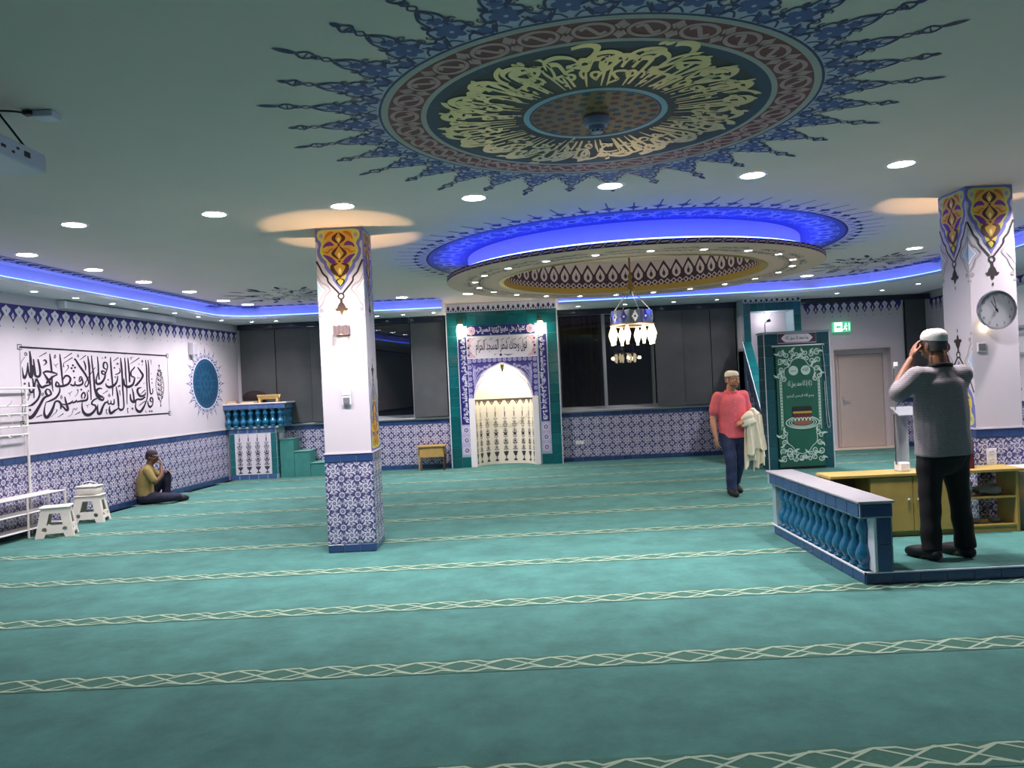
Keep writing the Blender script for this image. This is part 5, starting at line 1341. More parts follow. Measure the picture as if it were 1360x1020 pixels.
for x0, x1, z in ((-4.6, -4.33, .74), (-4.325, -4.02, .49), (-4.015, -3.62, .25)):
    b = MB(); b.box(tuple(Vector((x0, 15.14, 0))-so), tuple(Vector((x1, 15.58, z))-so), 0, .004); b.build('step', STC, st)
    b = MB(); b.box(tuple(Vector((x0-.004, 15.125, z))-so), tuple(Vector((x1+.012, 15.58, z+.012))-so), 0, .004); b.build('tread', M('tread_green', C(112, 170, 160), .5), st)
# things on the pulpit
def book(loc, rotz, w, h, t_, col, label, open_=False):
    o = thing('book', label, 'book', loc, rotz)
    b = MB(); b.box((-w/2, -h/2, 0), (w/2, h/2, .004)); b.box((-w/2, -h/2, t_-.004), (w/2, h/2, t_)); b.box((-w/2, -h/2, 0), (-w/2+.005, h/2, t_)); b.build('cover', col, o)
    b = MB(); b.box((-w/2+.005, -h/2+.006, .004), (w/2-.006, h/2-.006, t_-.004)); b.build('pages', M('paper', C(226, 216, 190), .8), o)
    return o
book((-5.50, 15.2, 1.476), .2, .2, .28, .03, M('cover_rose', C(186, 140, 130), .5), 'lower flat rose book at the wall end of the pulpit counter')
book((-5.50, 15.2, 1.507), .1, .18, .25, .025, M('cover_tan', C(190, 160, 120), .5), 'tan book lying on the rose book on the pulpit')
book((-5.12, 15.05, 1.476), -.1, .26, .18, .035, M('cover_cream', C(216, 198, 148), .6), 'cream book lying in front of the dark cushion on the pulpit')
t = thing('cushion', 'dark round-topped back cushion standing on the pulpit counter', 'cushion', (-5.12, 15.36, 1.476))
b = MB(); b.ball((0, 0, .11), (.24, .08, .13), 0, 20, 12); b.box((-.20, -.07, .0), (.20, .07, .08), 0, .03); b.build('pad', M('cushion_dark', C(36, 22, 28), .8), t, smooth=1.2)
t = thing('book_stand', 'pale wooden folding book stand on the pulpit counter', 'book stand', (-4.78, 15.18, 1.476))
PW = M('pale_wood', C(206, 178, 112), .5, noise=.08, nscale=12)
for s in (1, -1):
    b = MB(); b.add([(-.2, s*.0, .07), (.2, s*.0, .07), (.2, s*.10, .15), (-.2, s*.10, .15), (-.2, s*.01, .06), (.2, s*.01, .06), (.2, s*.11, .14), (-.2, s*.11, .14)], [(0, 1, 2, 3), (4, 7, 6, 5), (0, 4, 5, 1), (2, 6, 7, 3), (0, 3, 7, 4), (1, 5, 6, 2)]); b.build('rest', PW, t)
    b = MB(); [b.box((x-.02, s*.05-.008, 0), (x+.02, s*.05+.008, .10)) for x in (-.17, .17)]; b.build('leg', PW, t)

# ================================================================ low platform with balustrade
PZ = .09
pf = thing('platform', 'low blue-edged carpeted platform inside the balustrade', 'platform', (3.9, 6.8, 0)); po = Vector((3.9, 6.8, 0))
V4 = lambda p: tuple(Vector(p)-po)
b = MB(); b.box(V4((2.54, 5.76, 0)), V4((5.6, 7.82, PZ-.012))); b.build('core', GROUT, pf)
b = MB(); b.box(V4((2.76, 5.79, PZ-.012)), V4((5.6, 7.80, PZ)), 0, .004); b.build('carpet', CARPET, pf)
me_f = tile_mesh('border_tile', .196, PZ-.016, BLUEG)
for i in range(15): place(me_f, 'border_tile', pf, V4((2.64+.2*i, 5.76, PZ/2-.004)), 0)
for i in range(10): place(me_f, 'border_tile', pf, V4((2.54, 5.86+.2*i, PZ/2-.004)), -PI/2)
b = MB(); b.box(V4((2.525, 5.748, PZ-.008)), V4((5.6, 5.766, PZ+.002))); b.box(V4((2.528, 5.748, PZ-.008)), V4((2.545, 7.82, PZ+.002))); b.build('edge_trim', MATS['trim_white'], pf)
bl = thing('balustrade', 'low balustrade of turquoise turned balusters under a blue tiled rail', 'balustrade', (2.64, 6.8, PZ)); bo = Vector((2.64, 6.8, PZ))
V5 = lambda p: tuple(Vector(p)-bo)
b = MB(); b.box(V5((2.51, 5.74, .495)), V5((2.75, 7.82, .605))); b.box(V5((2.63, 5.755, PZ)), V5((2.745, 5.86, .495))); b.box(V5((2.55, 7.72, PZ)), V5((2.745, 7.82, .495))); b.build('rail', GROUT, bl)
b = MB(); b.box(V5((2.495, 5.725, .605)), V5((2.765, 7.83, .622)), 0, .004); b.build('top_slab', M('marble_top', C(158, 154, 160), .28, noise=.08, nscale=14), bl)
me_r = tile_mesh('border_tile', .196, .092, BLUEG); me_pp = tile_mesh('border_tile', .102, .196, BLUEG); me_pe = tile_mesh('border_tile', .23, .092, BLUEG)
for i in range(10): place(me_r, 'border_tile', bl, V5((2.51, 5.85+.2*i, .55)), -PI/2); place(me_r, 'border_tile', bl, V5((2.75, 5.85+.2*i, .55)), PI/2)
place(me_pe, 'border_tile', bl, V5((2.63, 5.74, .55)), 0)
for k in range(2): place(me_pp, 'border_tile', bl, V5((2.688, 5.755, PZ+.102+.2*k)), 0); place(me_pp, 'border_tile', bl, V5((2.745, 5.808, PZ+.102+.2*k)), PI/2)
b = MB(); b.box(V5((2.612, 5.75, PZ)), V5((2.63, 5.86, .495))); b.build('edge_trim', MATS['trim_white'], bl)
me_bb = baluster_mesh(.405, .066, n=18).mesh('baluster', [TURQ]); me_bb.polygons.foreach_set('use_smooth', [True]*len(me_bb.polygons))
for i in range(13): place(me_bb, 'baluster', bl, V5((2.60, 5.90+.143*i, PZ)), 0)

# low wooden cabinet behind the platform
WOOD = M('honey_wood', C(172, 144, 78), .45, noise=.10, nscale=9)
CY, CZ = 6.93, .655
cb = thing('low_cabinet', 'low honey-coloured wooden cabinet with open shelves at its right end', 'cabinet', (3.6, 7.07, PZ)); co = Vector((3.6, 7.07, PZ))
V6 = lambda p: tuple(Vector(p)-co)
def bx(name, lo, hi, m=None, ch=.003, par=None):
    b = MB(); b.box(V6(lo), V6(hi), 0, ch); return b.build(name, m or WOOD, par or cb)
bx('top_board', (2.77, CY-.03, CZ-.025), (4.50, 7.225, CZ))
for x in (2.78, 3.12, 3.86, 4.43): bx('upright', (x, CY, PZ), (x+.025, 7.22, CZ-.025))
bx('plinth', (2.78, CY+.015, PZ), (4.45, 7.2, PZ+.05)); bx('shelf', (3.885, CY+.01, .39), (4.43, 7.21, .41)); bx('bottom_board', (2.8, CY+.01, PZ+.05), (4.43, 7.21, PZ+.068))
bx('back_board', (2.79, 7.205, PZ+.05), (3.86, 7.215, CZ-.025), M('board_dark', C(96, 76, 46), .6))
d1 = bx('door', (3.125, CY-.018, PZ+.05), (3.50, CY, CZ-.03)); d2 = bx('door', (3.505, CY-.018, PZ+.05), (3.88, CY, CZ-.03))
for dd, x in ((d1, 3.46), (d2, 3.545)):
    b = MB(); b.ball(V6((x, CY-.03, .42)), .012, 0, 10, 6); b.build('knob', ALU, dd)
# bags on the open shelf
def bag(loc, r, label, mat, seed):
    random.seed(seed); o = thing('plastic_bag', label, 'bag', loc)
    bm = bmesh.new(); bmesh.ops.create_icosphere(bm, subdivisions=3, radius=1)
    ph = [random.uniform(0, 6) for _ in range(6)]
    for v in bm.verts:
        c = v.co; k = 1+.12*math.sin(5*c.x+ph[0])*math.sin(6*c.y+ph[1])+.10*math.sin(11*c.z+ph[2]+4*c.x)+.06*math.sin(17*c.x+ph[3])
        v.co = Vector((c.x*r[0]*k, c.y*r[1]*k, max(c.z*r[2]*k, -r[2]*.8)+r[2]*.8))
    b = MB(); b.bm(bm); b.build('sack', mat, o, smooth=1.)
    b = MB(); b.tube([(0, 0, r[2]*1.7), (.02, 0, r[2]*2.0), (.05, .01, r[2]*2.05)], [.015, .02, .03], 8); b.build('knot', mat, o); return o
PL = M('plastic_clear', C(186, 186, 196), .3)
bag((4.02, 7.07, .411), (.105, .08, .075), 'crumpled pale plastic bag on the upper open shelf', PL, 1)
bag((4.25, 7.06, .411), (.13, .08, .05), 'flat grey bag beside the pale bag on the upper shelf', M('bag_grey', C(150, 140, 140), .5), 2)
for i, x in enumerate((4.12, 4.30)):
    o = thing('glass_dish', ('small glass dish on the lower open shelf beside the cabinet doors', 'small glass dish on the lower open shelf at its right end')[i], 'dish', (x, 7.06, PZ+.069))
    b = MB(); b.lathe([(.03, 0), (.04, .004), (.06, .035), (.057, .035), (.038, .008), (.001, .006)], 20); b.build('bowl', M('dish_glass', C(200, 200, 206), .08, trans=.6), o, smooth=.6)
# dark red folders
for i, x in enumerate((4.02, 4.085)):
    o = thing('folder', ('dark red upright folder beside the standing man on the cabinet', 'dark red upright folder next to the white double socket')[i], 'folder', (x, 7.10, CZ))
    b = MB(); b.box((-.028, -.09, 0), (-.022, .09, .26)); b.box((.022, -.09, 0), (.028, .09, .26)); b.box((-.028, -.095, 0), (.028, -.088, .26)); b.build('cover', M('folder_red', C(92, 28, 34), .5), o)
    b = MB(); b.box((-.02, -.085, .004), (.02, .085, .25)); b.build('pages', MATS['paper'], o)
# clear lectern with a microphone
t = thing('acrylic_lectern', 'clear acrylic lectern with a white foot on the wooden cabinet', 'lectern', (3.50, 7.08, CZ))
b = MB(); b.box((-.045, -.06, 0), (.045, .06, .08), 0, .008); b.build('foot', SWM, t)
ACR = M('acrylic', C(228, 230, 240), .12, trans=.7, ior=1.45)
b = MB(); pts = [(.07*math.sin(a)*1.0, -.03+.05*math.cos(a)) for a in np.linspace(-1.2, 1.2, 10)]
vs = [(x, y, z) for z in (.06, .52) for x, y in pts]+[(x*.9, y-.006, z) for z in (.06, .52) for x, y in pts]
n = 10; b.add(vs, [(k, k+1, n+k+1, n+k) for k in range(n-1)]+[(2*n+k+1, 2*n+k, 3*n+k, 3*n+k+1) for k in range(n-1)]+[(k, 2*n+k, 2*n+k+1, k+1) for k in range(n-1)]+[(n+k, n+k+1, 3*n+k+1, 3*n+k) for k in range(n-1)]); b.build('column', ACR, t)
b = MB(); b.add([(-.04, -.07, .50), (.16, -.07, .50), (.16, .10, .57), (-.04, .10, .57), (-.04, -.07, .51), (.16, -.07, .51), (.16, .10, .58), (-.04, .10, .58)], [(0, 3, 2, 1), (4, 5, 6, 7), (0, 1, 5, 4), (1, 2, 6, 5), (2, 3, 7, 6), (3, 0, 4, 7)]); b.build('reading_plate', ACR, t)
b = MB(); b.tube(catmull([(-.03, .02, .56), (-.035, .0, .66), (-.05, -.02, .88), (-.06, -.06, .94)], 5), .005, 8); b.build('gooseneck', M('mic_grey', C(120, 120, 126), .4), t)
b = MB(); b.tube([(-.06, -.06, .94), (-.07, -.10, .97)], [.012, .016], 10); b.box((-.085, -.11, .95), (-.05, -.095, .99), 0, .004); b.build('microphone_head', SWM, t)
# white cupboard at the right edge
t = thing('white_cupboard', 'white cupboard standing right of the wooden cabinet', 'cupboard', (4.78, 7.05, PZ))
b = MB(); b.box((-.26, -.10, 0), (.26, .15, .56), 0, .004); b.build('body', SWM, t)
b = MB(); b.box((-.25, -.118, .02), (.25, -.10, .54), 0, .004); o = b.build('door', SWM, t); b = MB(); b.box((.18, -.13, .22), (.20, -.118, .34), 0, .003); b.build('handle', ALU, o)

# small desk by the niche
t = thing('small_desk', 'small light wooden desk standing left of the prayer niche', 'desk', (-1.66, 15.33, 0))
LW_ = M('desk_wood', C(176, 142, 84), .5, noise=.1, nscale=10); DW_ = M('desk_dark', C(66, 50, 38), .5)
b = MB(); b.box((-.28, -.2, .46), (.28, .2, .485), 0, .004); b.build('top', LW_, t)
b = MB(); b.box((-.25, -.18, .26), (.25, -.165, .46), 0, .003); b.box((-.25, .165, .30), (.25, .18, .46)); b.box((-.25, -.18, .30), (-.235, .18, .46)); b.box((.235, -.18, .30), (.25, .18, .46)); b.build('apron', LW_, t)
for x in (-.24, .24):
    for y in (-.165, .165): b = MB(); b.box((x-.014, y-.014, 0), (x+.014, y+.014, .46), 0, .003); b.build('leg', LW_ if x < 0 else DW_, t)

# ================================================================ chandelier
ch = thing('chandelier', 'hanging ring chandelier with glowing tulip lamps under the dome', 'chandelier', (1.60, 10.25, 2.40))
CR = M('chrome', C(200, 200, 210), .12, metal=1.)
b = MB(); b.lathe([(.09, .996), (.085, .97), (.03, .95), (.012, .93), (.012, .60), (.02, .58), (.035, .55), (.015, .51), (.03, .47), (.055, .44), (.05, .40), (.02, .37), (.012, .33), (.001, .32)], 16); b.build('stem', BRASS, ch, smooth=.8)
for k in range(4):
    a = PI/4+PI/2*k+.2; b = MB(); b.tube([(.02*math.cos(a), .02*math.sin(a), .38), (.265*math.cos(a), .265*math.sin(a), .10)], .005, 6)
    for j in range(9): f = (j+.5)/9; b.ball(((.02+.245*f)*math.cos(a), (.02+.245*f)*math.sin(a), .38-.28*f), .009, 0, 6, 4)
    b.build('chain', CR, ch)
b = MB(); R0 = .275; n = 48
vs = [];
for r, z in ((R0, -.08), (R0+.006, -.075), (R0, .09), (R0-.006, .09), (R0-.006, -.08)):
    for k in range(n): a = 2*PI*k/n; vs.append((r*math.cos(a), r*math.sin(a), z+(.012*abs(math.sin(6*a)) if z > 0 else 0)))
b.add(vs, [(i*n+k, i*n+(k+1) % n, (i+1)*n+(k+1) % n, (i+1)*n+k) for i in range(4) for k in range(n)]); b.build('crown', CR, ch)
fl2 = []
for m in (0, 1):
    dc = Dec(lambda t_, z, h=0: ((R0+.006+h)*math.cos(t_/R0), (R0+.006+h)*math.sin(t_/R0), z), .001)
    dc.lobed(0, .01, .045, 6, .35, m, 0); dc.disc(0, .01, .015, 1-m, 1, 8); dc.leaf(0, .03, PI/2, .06, .025, m, 0); dc.leaf(0, -.01, -PI/2, .05, .025, m, 0)
    fl2.append(dc.build('crown_flower', [M('crown_blue', C(60, 60, 180), .3), M('crown_white', C(226, 226, 240), .3)], ch, fix=False))
for k in range(12): o = fl2[k] if k < 2 else dup(fl2[k % 2], ch); o.rotation_euler = (0, 0, 2*PI*k/12)
b = MB(); b.tube([(R0*math.cos(a), R0*math.sin(a), -.085) for a in np.linspace(0, 2*PI, 40, endpoint=False)], .016, 8, closed=True); b.build('lower_ring', M('ring_warm', C(230, 190, 170), .3, metal=.4), ch)
TUL = M('tulip_glass', (0, 0, 0), .4, emit=(1, .80, .5), es=5)
tul = None
for k in range(8):
    a = 2*PI*(k+.5)/8; r = R0 if k >= 0 else 0
    if tul is None:
        b = MB(); b.lathe([(.012, -.10), (.02, -.12), (.040, -.18), (.046, -.21), (.030, -.28), (.016, -.32), (.018, -.345), (.001, -.34)], 14); tul = b.build('tulip_lamp', TUL, ch, smooth=1.); o = tul
    else: o = dup(tul, ch)
    o.location = (r*math.cos(a), r*math.sin(a), 0)
    b = MB(); b.tube([(0, 0, -.085), (0, 0, -.115)], .008, 6); b.build('holder', BRASS, o)
for k in range(5): a = 2*PI*k/5; lamp('bulb', 'POINT', (.38*math.cos(a), .38*math.sin(a), -.22), P_CHAND, (1, .8, .5), .05, parent=ch)

# ================================================================ coat and shoe rack, stools
WM = M('white_metal', C(222, 216, 214), .35)
rk = thing('coat_rack', 'white metal coat and shoe rack against the left wall', 'rack', FL(-1.6, 0), LROT)   # local x along the wall, -y into the room
def tb(name, pts, r=.011, par=None): b = MB(); b.tube(pts, r, 8); return b.build(name, WM, par or rk)
for x in (-.95, .57): tb('post', [(x, -.06, 0), (x, -.06, 1.80), (x-.02 if x > 0 else x+.02, -.06, 1.84)], .016)
for x in (-.95, .22, .88): tb('front_post', [(x, -.30, 0), (x, -.30, .50 if x < .8 else .54)], .014)
tb('rear_post', [(.88, -.06, 0), (.88, -.06, .52)], .012)
tb('top_bar', [(-1.0, -.06, 1.84), (.72, -.06, 1.84)], .013)
for z in (1.62, 1.36):
    tb('hook_rail', [(-.95, -.07, z), (.57, -.07, z)], .010); tb('hook_rail', [(-.95, -.07, z-.1), (.57, -.07, z-.1)], .010)
    for k in range(7):
        x = -.82+.21*k; tb('hook', [(x, -.07, z), (x, -.13, z+.03), (x, -.15, z+.07)], .006); tb('hook', [(x, -.07, z-.1), (x, -.12, z-.13), (x, -.15, z-.10)], .006)
for z in (.50, .30, .10):
    tb('shelf_edge', [(-.95, -.30, z), (.88, -.30, z)], .01); tb('shelf_edge', [(-.95, -.06, z), (.88, -.06, z)], .01)
    for k in range(9): b = MB(); y = -.285+.026*k; b.box((-.95, y-.009, z-.004), (.88, y+.009, z+.006)); b.build('shelf_slat', WM, rk)
PLW = M('stool_white', C(226, 216, 208), .45)
def stool(loc, rot, label, h=.37):
    t = thing('folding_stool', label, 'stool', loc, rot, 'white folding stools by the left wall')
    wt, wb = .145, .21
    b = MB(); b.box((-.17, -.135, h-.02), (.17, .135, h), 0, .012); b.build('seat', PLW, t)
    for k in range(4):
        hw_t, hw_b = (wt, wb) if k % 2 == 0 else (.115, .165); of_t, of_b = (.115, .165) if k % 2 == 0 else (wt, wb)
        out_ = [(-hw_b, 0), (-hw_b*.55, 0), (-hw_b*.45, .05), (hw_b*.45, .05), (hw_b*.55, 0), (hw_b, 0), (hw_t, h-.02), (-hw_t, h-.02)]
        hole1 = [(-hw_b*.42, .15), (-hw_t*.40, .29), (hw_t*.40, .29), (hw_b*.42, .15)]
        circ = lambda cx: [(cx+.028*math.cos(a), .10+.028*math.sin(a)) for a in np.linspace(0, 2*PI, 10, endpoint=False)]
        holes = [hole1, circ(-hw_b*.52), circ(hw_b*.52)]
        def mp(x, z, d): y = -(of_b+(of_t-of_b)*z/h)+d; return (x, y, z)
        b = MB()
        flat = out_+[p for q in holes for p in q]
        tr = tessellate_polygon([[Vector((*p, 0)) for p in q] for q in [out_, *holes]])
        for d_ in (0, .016): b.add([mp(*p, d_) for p in flat], [tuple(q) for q in tr])
        for q in [out_, *holes]:
            n = len(q); b.add([mp(*p, 0) for p in q]+[mp(*p, .016) for p in q], [(i, (i+1) % n, n+(i+1) % n, n+i) for i in range(n)])
        o = b.build('side_panel', PLW, t); o.rotation_euler = (0, 0, k*PI/2)
    return t
stool((-5.70, 9.58, 0), .35, 'nearer white folding stool beside the shoe rack')
stool((-5.84, 10.60, 0), .2, 'farther white folding stool with a white tub on it', .37)
t = thing('tub', 'white lidded tub with a bent handle on the farther stool', 'tub', (-5.84, 10.60, .372))
b = MB(); b.box((-.13, -.11, 0), (.13, .11, .10), 0, .025); b.build('body', PLW, t, smooth=.6)
b = MB(); b.box((-.135, -.115, .10), (.135, .115, .125), 0, .01); b.ball((0, 0, .13), (.03, .03, .02)); b.build('lid', PLW, t)
b = MB(); b.tube(catmull([(-.1, 0, .12), (-.08, 0, .16), (0, .01, .175), (.09, 0, .155), (.1, 0, .12)], 5), .007, 8); b.build('handle', WM, t)

# ================================================================ projector
pj = thing('projector', 'white projector hanging from the ceiling at the left edge', 'projector', (-2.80, 4.05, 2.97))
PJ = M('projector_white', C(206, 200, 216), .4)
b = MB(); b.box((-.18, -.40, -.05), (.20, .38, .06), 0, .012); b.build('body', PJ, pj)
b = MB(); b.lathe([(.025, .06), (.025, .285)], 12); b.box((-.07, -.07, .275), (.07, .07, .284)); b.box((-.09, -.09, .06), (.09, .09, .07)); b.build('ceiling_mount', PJ, pj)
b = MB(); b.lathe([(.05, 0), (.05, .03), (.04, .035), (.001, .03)], 20); o = b.build('lens', BLACK, pj); o.rotation_euler = (0, -PI/2, 0); o.location = (-.18, .1, 0)
b = MB()
for y, z, w_, h_ in ((-.25, .02, .03, .02), (-.2, .0, .015, .015), (-.15, .01, .02, .012), (-.1, -.01, .03, .015), (.0, .0, .035, .016), (.08, -.01, .02, .012), (.2, .01, .05, .03), (.12, .02, .02, .012)): b.box((.199, y-w_/2, z-h_/2), (.203, y+w_/2, z+h_/2))
b.build('port', BLACK, pj)
t = thing('ceiling_outlet', 'small pale outlet box on the ceiling above the projector', 'outlet', (-2.56, 4.38, H-.002))
b = MB(); b.box((-.06, -.05, -.035), (.06, .05, 0), 0, .006); b.build('box', PJ, t)
cbm = M('cable_black', C(18, 18, 20), .5)
t = thing('cable', 'black cables drooping between projector and ceiling outlet', 'cable', (-2.75, 4.2, 3.0))
b = MB()
b.tube(catmull([(.12, .14, .235), (.07, .06, .225), (.0, .0, .2), (-.0, -.06, .1), (.01, -.08, .06), (-.02, -.18, .03), (-.1, -.25, .03)], 6), .006, 8); b.build('upper_cord', cbm, t)
b = MB(); b.tube(catmull([(.03, -.01, .25), (.035, .0, .2), (.06, .08, .12), (.08, .17, .04), (.08, .24, -.02), (.05, .22, -.05), (.0, .14, -.045)], 6), .006, 8); b.build('lower_cord', cbm, t)
b = MB(); b.box((.09, .11, .225), (.14, .16, .25), 0, .006); b.build('plug', cbm, t)
# ================================================================ people: joined limbs, voxel-merged into one body
def chain(b, pts, rad, n=12, c0=True, c1=True):
    """tapered limb through pts with radii; elliptical when a radius is (rx, ry) (rx along world-local x)"""
    P = [Vector(p) for p in pts]
    R = [(r if isinstance(r, tuple) else (r, r)) for r in rad]
    Q = catmull([(*p, *r) for p, r in zip(P, R)], 5) if len(P) > 2 else [(*P[0].lerp(P[1], t), R[0][0]+(R[1][0]-R[0][0])*t, R[0][1]+(R[1][1]-R[0][1])*t) for t in np.linspace(0, 1, 6)]
    vs = []; N = len(Q)
    for i, q in enumerate(Q):
        p = Vector(q[:3]); t = Vector(Q[min(i+1, N-1)][:3])-Vector(Q[max(i-1, 0)][:3]); t.normalize()
        a = Vector((1, 0, 0))-t*t.x
        if a.length < .35: a = Vector((0, 1, 0))-t*t.y
        a.normalize(); c = t.cross(a)
        for k in range(n):
            an = 2*PI*k/n; vs.append(p+a*(math.cos(an)*q[3])+c*(math.sin(an)*q[4]))
    fs = [(i*n+k, i*n+(k+1) % n, (i+1)*n+(k+1) % n, (i+1)*n+k) for i in range(N-1) for k in range(n)]
    fs += [tuple(range(n))[::-1], tuple((N-1)*n+k for k in range(n))]
    b.add(vs, fs)
    for q in [q for q, c in ((Q[0], c0), (Q[-1], c1)) if c]:
        r = min(q[3], q[4]); b.ball(q[:3], (q[3]*.96, q[4]*.96, r*.96), 0, 12, 8)
def remesh(b, name, mats, parent, voxel, smooth=3, disp=None, matfn=None):
    o = b.build(name, mats, None)
    m = o.modifiers.new('r', 'REMESH'); m.mode = 'VOXEL'; m.voxel_size = voxel
    if smooth: s = o.modifiers.new('s', 'SMOOTH'); s.iterations = smooth; s.factor = .5
    bpy.context.view_layer.update()
    dg = bpy.context.evaluated_depsgraph_get(); me = bpy.data.meshes.new_from_object(o.evaluated_get(dg))
    o.modifiers.clear(); old = o.data; o.data = me; me.name = name
    me.materials.clear()
    for x in mats: me.materials.append(x)
    if disp:
        n = len(me.vertices); co = np.empty(n*3); me.vertices.foreach_get('co', co); no = np.empty(n*3); me.vertices.foreach_get('normal', no)
        co = co.reshape(-1, 3); no = no.reshape(-1, 3); co += no*disp(co)[:, None]; me.vertices.foreach_set('co', co.ravel()); me.update()
    if matfn:
        me.polygons.foreach_set('material_index', [matfn(p.center) for p in me.polygons])
    me.polygons.foreach_set('use_smooth', [True]*len(me.polygons))
    o.parent = parent
    return o
def hand(b, wrist, d, up, L=.18, curl=.5, side=1):
    """palm and five separate fingers; d = pointing direction, up = back of the hand, side = thumb side"""
    d = Vector(d).normalized(); up = (Vector(up)-d*Vector(up).dot(d)).normalized(); s = d.cross(up)*side; w = Vector(wrist)
    k = L/.18
    for i in range(4):
        q = (i-1.5)*-.018*k; chain(b, [w+d*.01*k+s*q*.6, w+d*.05*k+s*q, w+d*.088*k+s*q*1.1], [.014*k, .015*k, .0125*k], 8)
        fl = (.072, .082, .076, .06)[i]*k; p = w+d*.088*k+s*q*1.15; dd = d; pts = [p]
        for j in range(3):
            a = curl*(.55+.35*j); dd = (dd*math.cos(a*.7)-up*math.sin(a*.7)).normalized() if curl else dd
            p = p+dd*fl*(.45, .32, .23)[j]; pts.append(p)
        chain(b, pts, [.0095*k, .009*k, .0082*k, .0068*k], 8)
    t0 = w+d*.025*k+s*.028*k; t1 = t0+(d*.7+s*.8-up*.2).normalized()*.038*k; t2 = t1+(d*.95+s*.25-up*.35*curl*2).normalized()*.032*k; t3 = t2+(d*.95-up*.4*curl*2).normalized()*.022*k
    chain(b, [t0-s*.01*k, t1, t2, t3], [.014*k, .012*k, .0105*k, .008*k], 8)
def head(b, c, f, r=1.0, upv=(0, 0, 1)):
    """skull, jaw, nose, brow, ears, lips; c = head centre, f = facing direction"""
    f = Vector(f).normalized(); u = (Vector(upv)-f*Vector(upv).dot(f)).normalized(); s = f.cross(u); c = Vector(c)
    def ell(p, rs, n=14, m=10):
        vs0 = MB(); vs0.ball((0, 0, 0), rs, 0, n, m)
        b.add([p+s*v[0]+f*v[1]+u*v[2] for v in vs0.v], vs0.f)
    P = lambda x, y, z: c+s*x*r+f*y*r+u*z*r
    ell(P(0, -.012, .03), (.076*r, .096*r, .085*r)); ell(P(0, .012, -.03), (.066*r, .082*r, .080*r)); ell(P(0, .045, -.078), (.045*r, .042*r, .034*r))
    chain(b, [P(0, .088, .012), P(0, .104, -.012), P(0, .116, -.036), P(0, .098, -.046)], [.009*r, .011*r, .015*r, .012*r], 8)
    chain(b, [P(-.045, .078, .028), P(0, .092, .03), P(.045, .078, .028)], [.010*r, .012*r, .010*r], 8)
    for q in (-1, 1):
        ell(P(q*.078, -.012, -.015), (.010*r, .022*r, .034*r), 8, 8); ell(P(q*.045, .062, -.028), (.022*r, .022*r, .020*r), 8, 8)
    chain(b, [P(-.026, .086, -.070), P(0, .096, -.069), P(.026, .086, -.070)], [.006*r, .009*r, .006*r], 8); chain(b, [P(-.022, .084, -.082), P(0, .094, -.083), P(.022, .084, -.082)], [.006*r, .009*r, .006*r], 8)
    return P, s, f, u
def face_bits(P, parent, r=1.0, hairc=None, beard=True):
    EY = M('eye_white', C(214, 206, 200), .3); IR = M('iris', C(38, 26, 20), .2)
    for q in (-1, 1):
        e = MB(); e.ball(P(q*.031, .082, .004), .0115*r, 0, 10, 8); o = e.build('eye', EY, parent, smooth=1.2)
        e = MB(); e.ball(P(q*.031, .0905, .004), .0055*r, 0, 8, 6); e.build('iris', IR, o)
        e = MB(); chain(e, [P(q*.050, .080, .026), P(q*.032, .094, .031), P(q*.014, .095, .027)], [.0035*r, .005*r, .004*r], 6); e.build('eyebrow', hairc, parent)
    e = MB(); chain(e, [P(-.022, .0915, -.0755), P(0, .1015, -.0755), P(.022, .0915, -.0755)], [.003*r, .0035*r, .003*r], 6); e.build('mouth', M('lips', C(120, 66, 60), .5), parent)
def cap_mesh(name, P, mat, parent, lo=.042, r=1.0, wx=.085, wy=.104, top=.124, back=0.):
    b = MB(); n = 28; prof = [(1.0, lo), (1.015, lo+.015), (.99, lo+(top-lo)*.42), (.90, lo+(top-lo)*.66), (.74, lo+(top-lo)*.84), (.5, lo+(top-lo)*.955), (.25, top-.001), (.02, top)]
    vs = []
    for k_, z in prof:
        for k in range(n): a = 2*PI*k/n; vs.append(P(wx*k_*math.cos(a), -.012+wy*k_*math.sin(a), z+(back*math.sin(a) if z < lo+.03 else 0)))
    m = len(prof); b.add(vs, [(i*n+k, i*n+(k+1) % n, (i+1)*n+(k+1) % n, (i+1)*n+k) for i in range(m-1) for k in range(n)]+[tuple((m-1)*n+k for k in range(n))])
    return b.build(name, mat, parent, smooth=1.2)
def hair_mesh(P, mat, parent, lo=-.045, r=1.0, wx=.083, wy=.103):
    b = MB(); n = 28; m = 8; vs = []
    for i in range(m):
        for k in range(n):
            a = 2*PI*k/n; fr = math.sin(a)
            low = lo if fr < .15 else lo+(.105)*min(1, (fr-.15)/.35)
            t = i/(m-1); z = low+(.115-low)*t; q = math.sqrt(max(0, 1-((z-.03)/.088)**2)) if z > .03 else 1-.10*((.03-z)/.09)
            vs.append(P(wx*max(q, .02)*math.cos(a), -.014+wy*max(q, .02)*math.sin(a), z))
    b.add(vs, [(i*n+k, i*n+(k+1) % n, (i+1)*n+(k+1) % n, (i+1)*n+k) for i in range(m-1) for k in range(n)])
    return b.build('hair', mat, parent, smooth=1.2)
def wrinkle(amp, fx=9., fz=14., seed=0.):
    return lambda co: amp*(np.sin(co[:, 0]*fx*2+co[:, 2]*fz+seed)*np.sin(co[:, 1]*fx+co[:, 2]*fz*.6+seed*2)+.6*np.sin(co[:, 2]*fz*2.3+co[:, 0]*fx*1.3+np.sin(co[:, 1]*20)+seed))
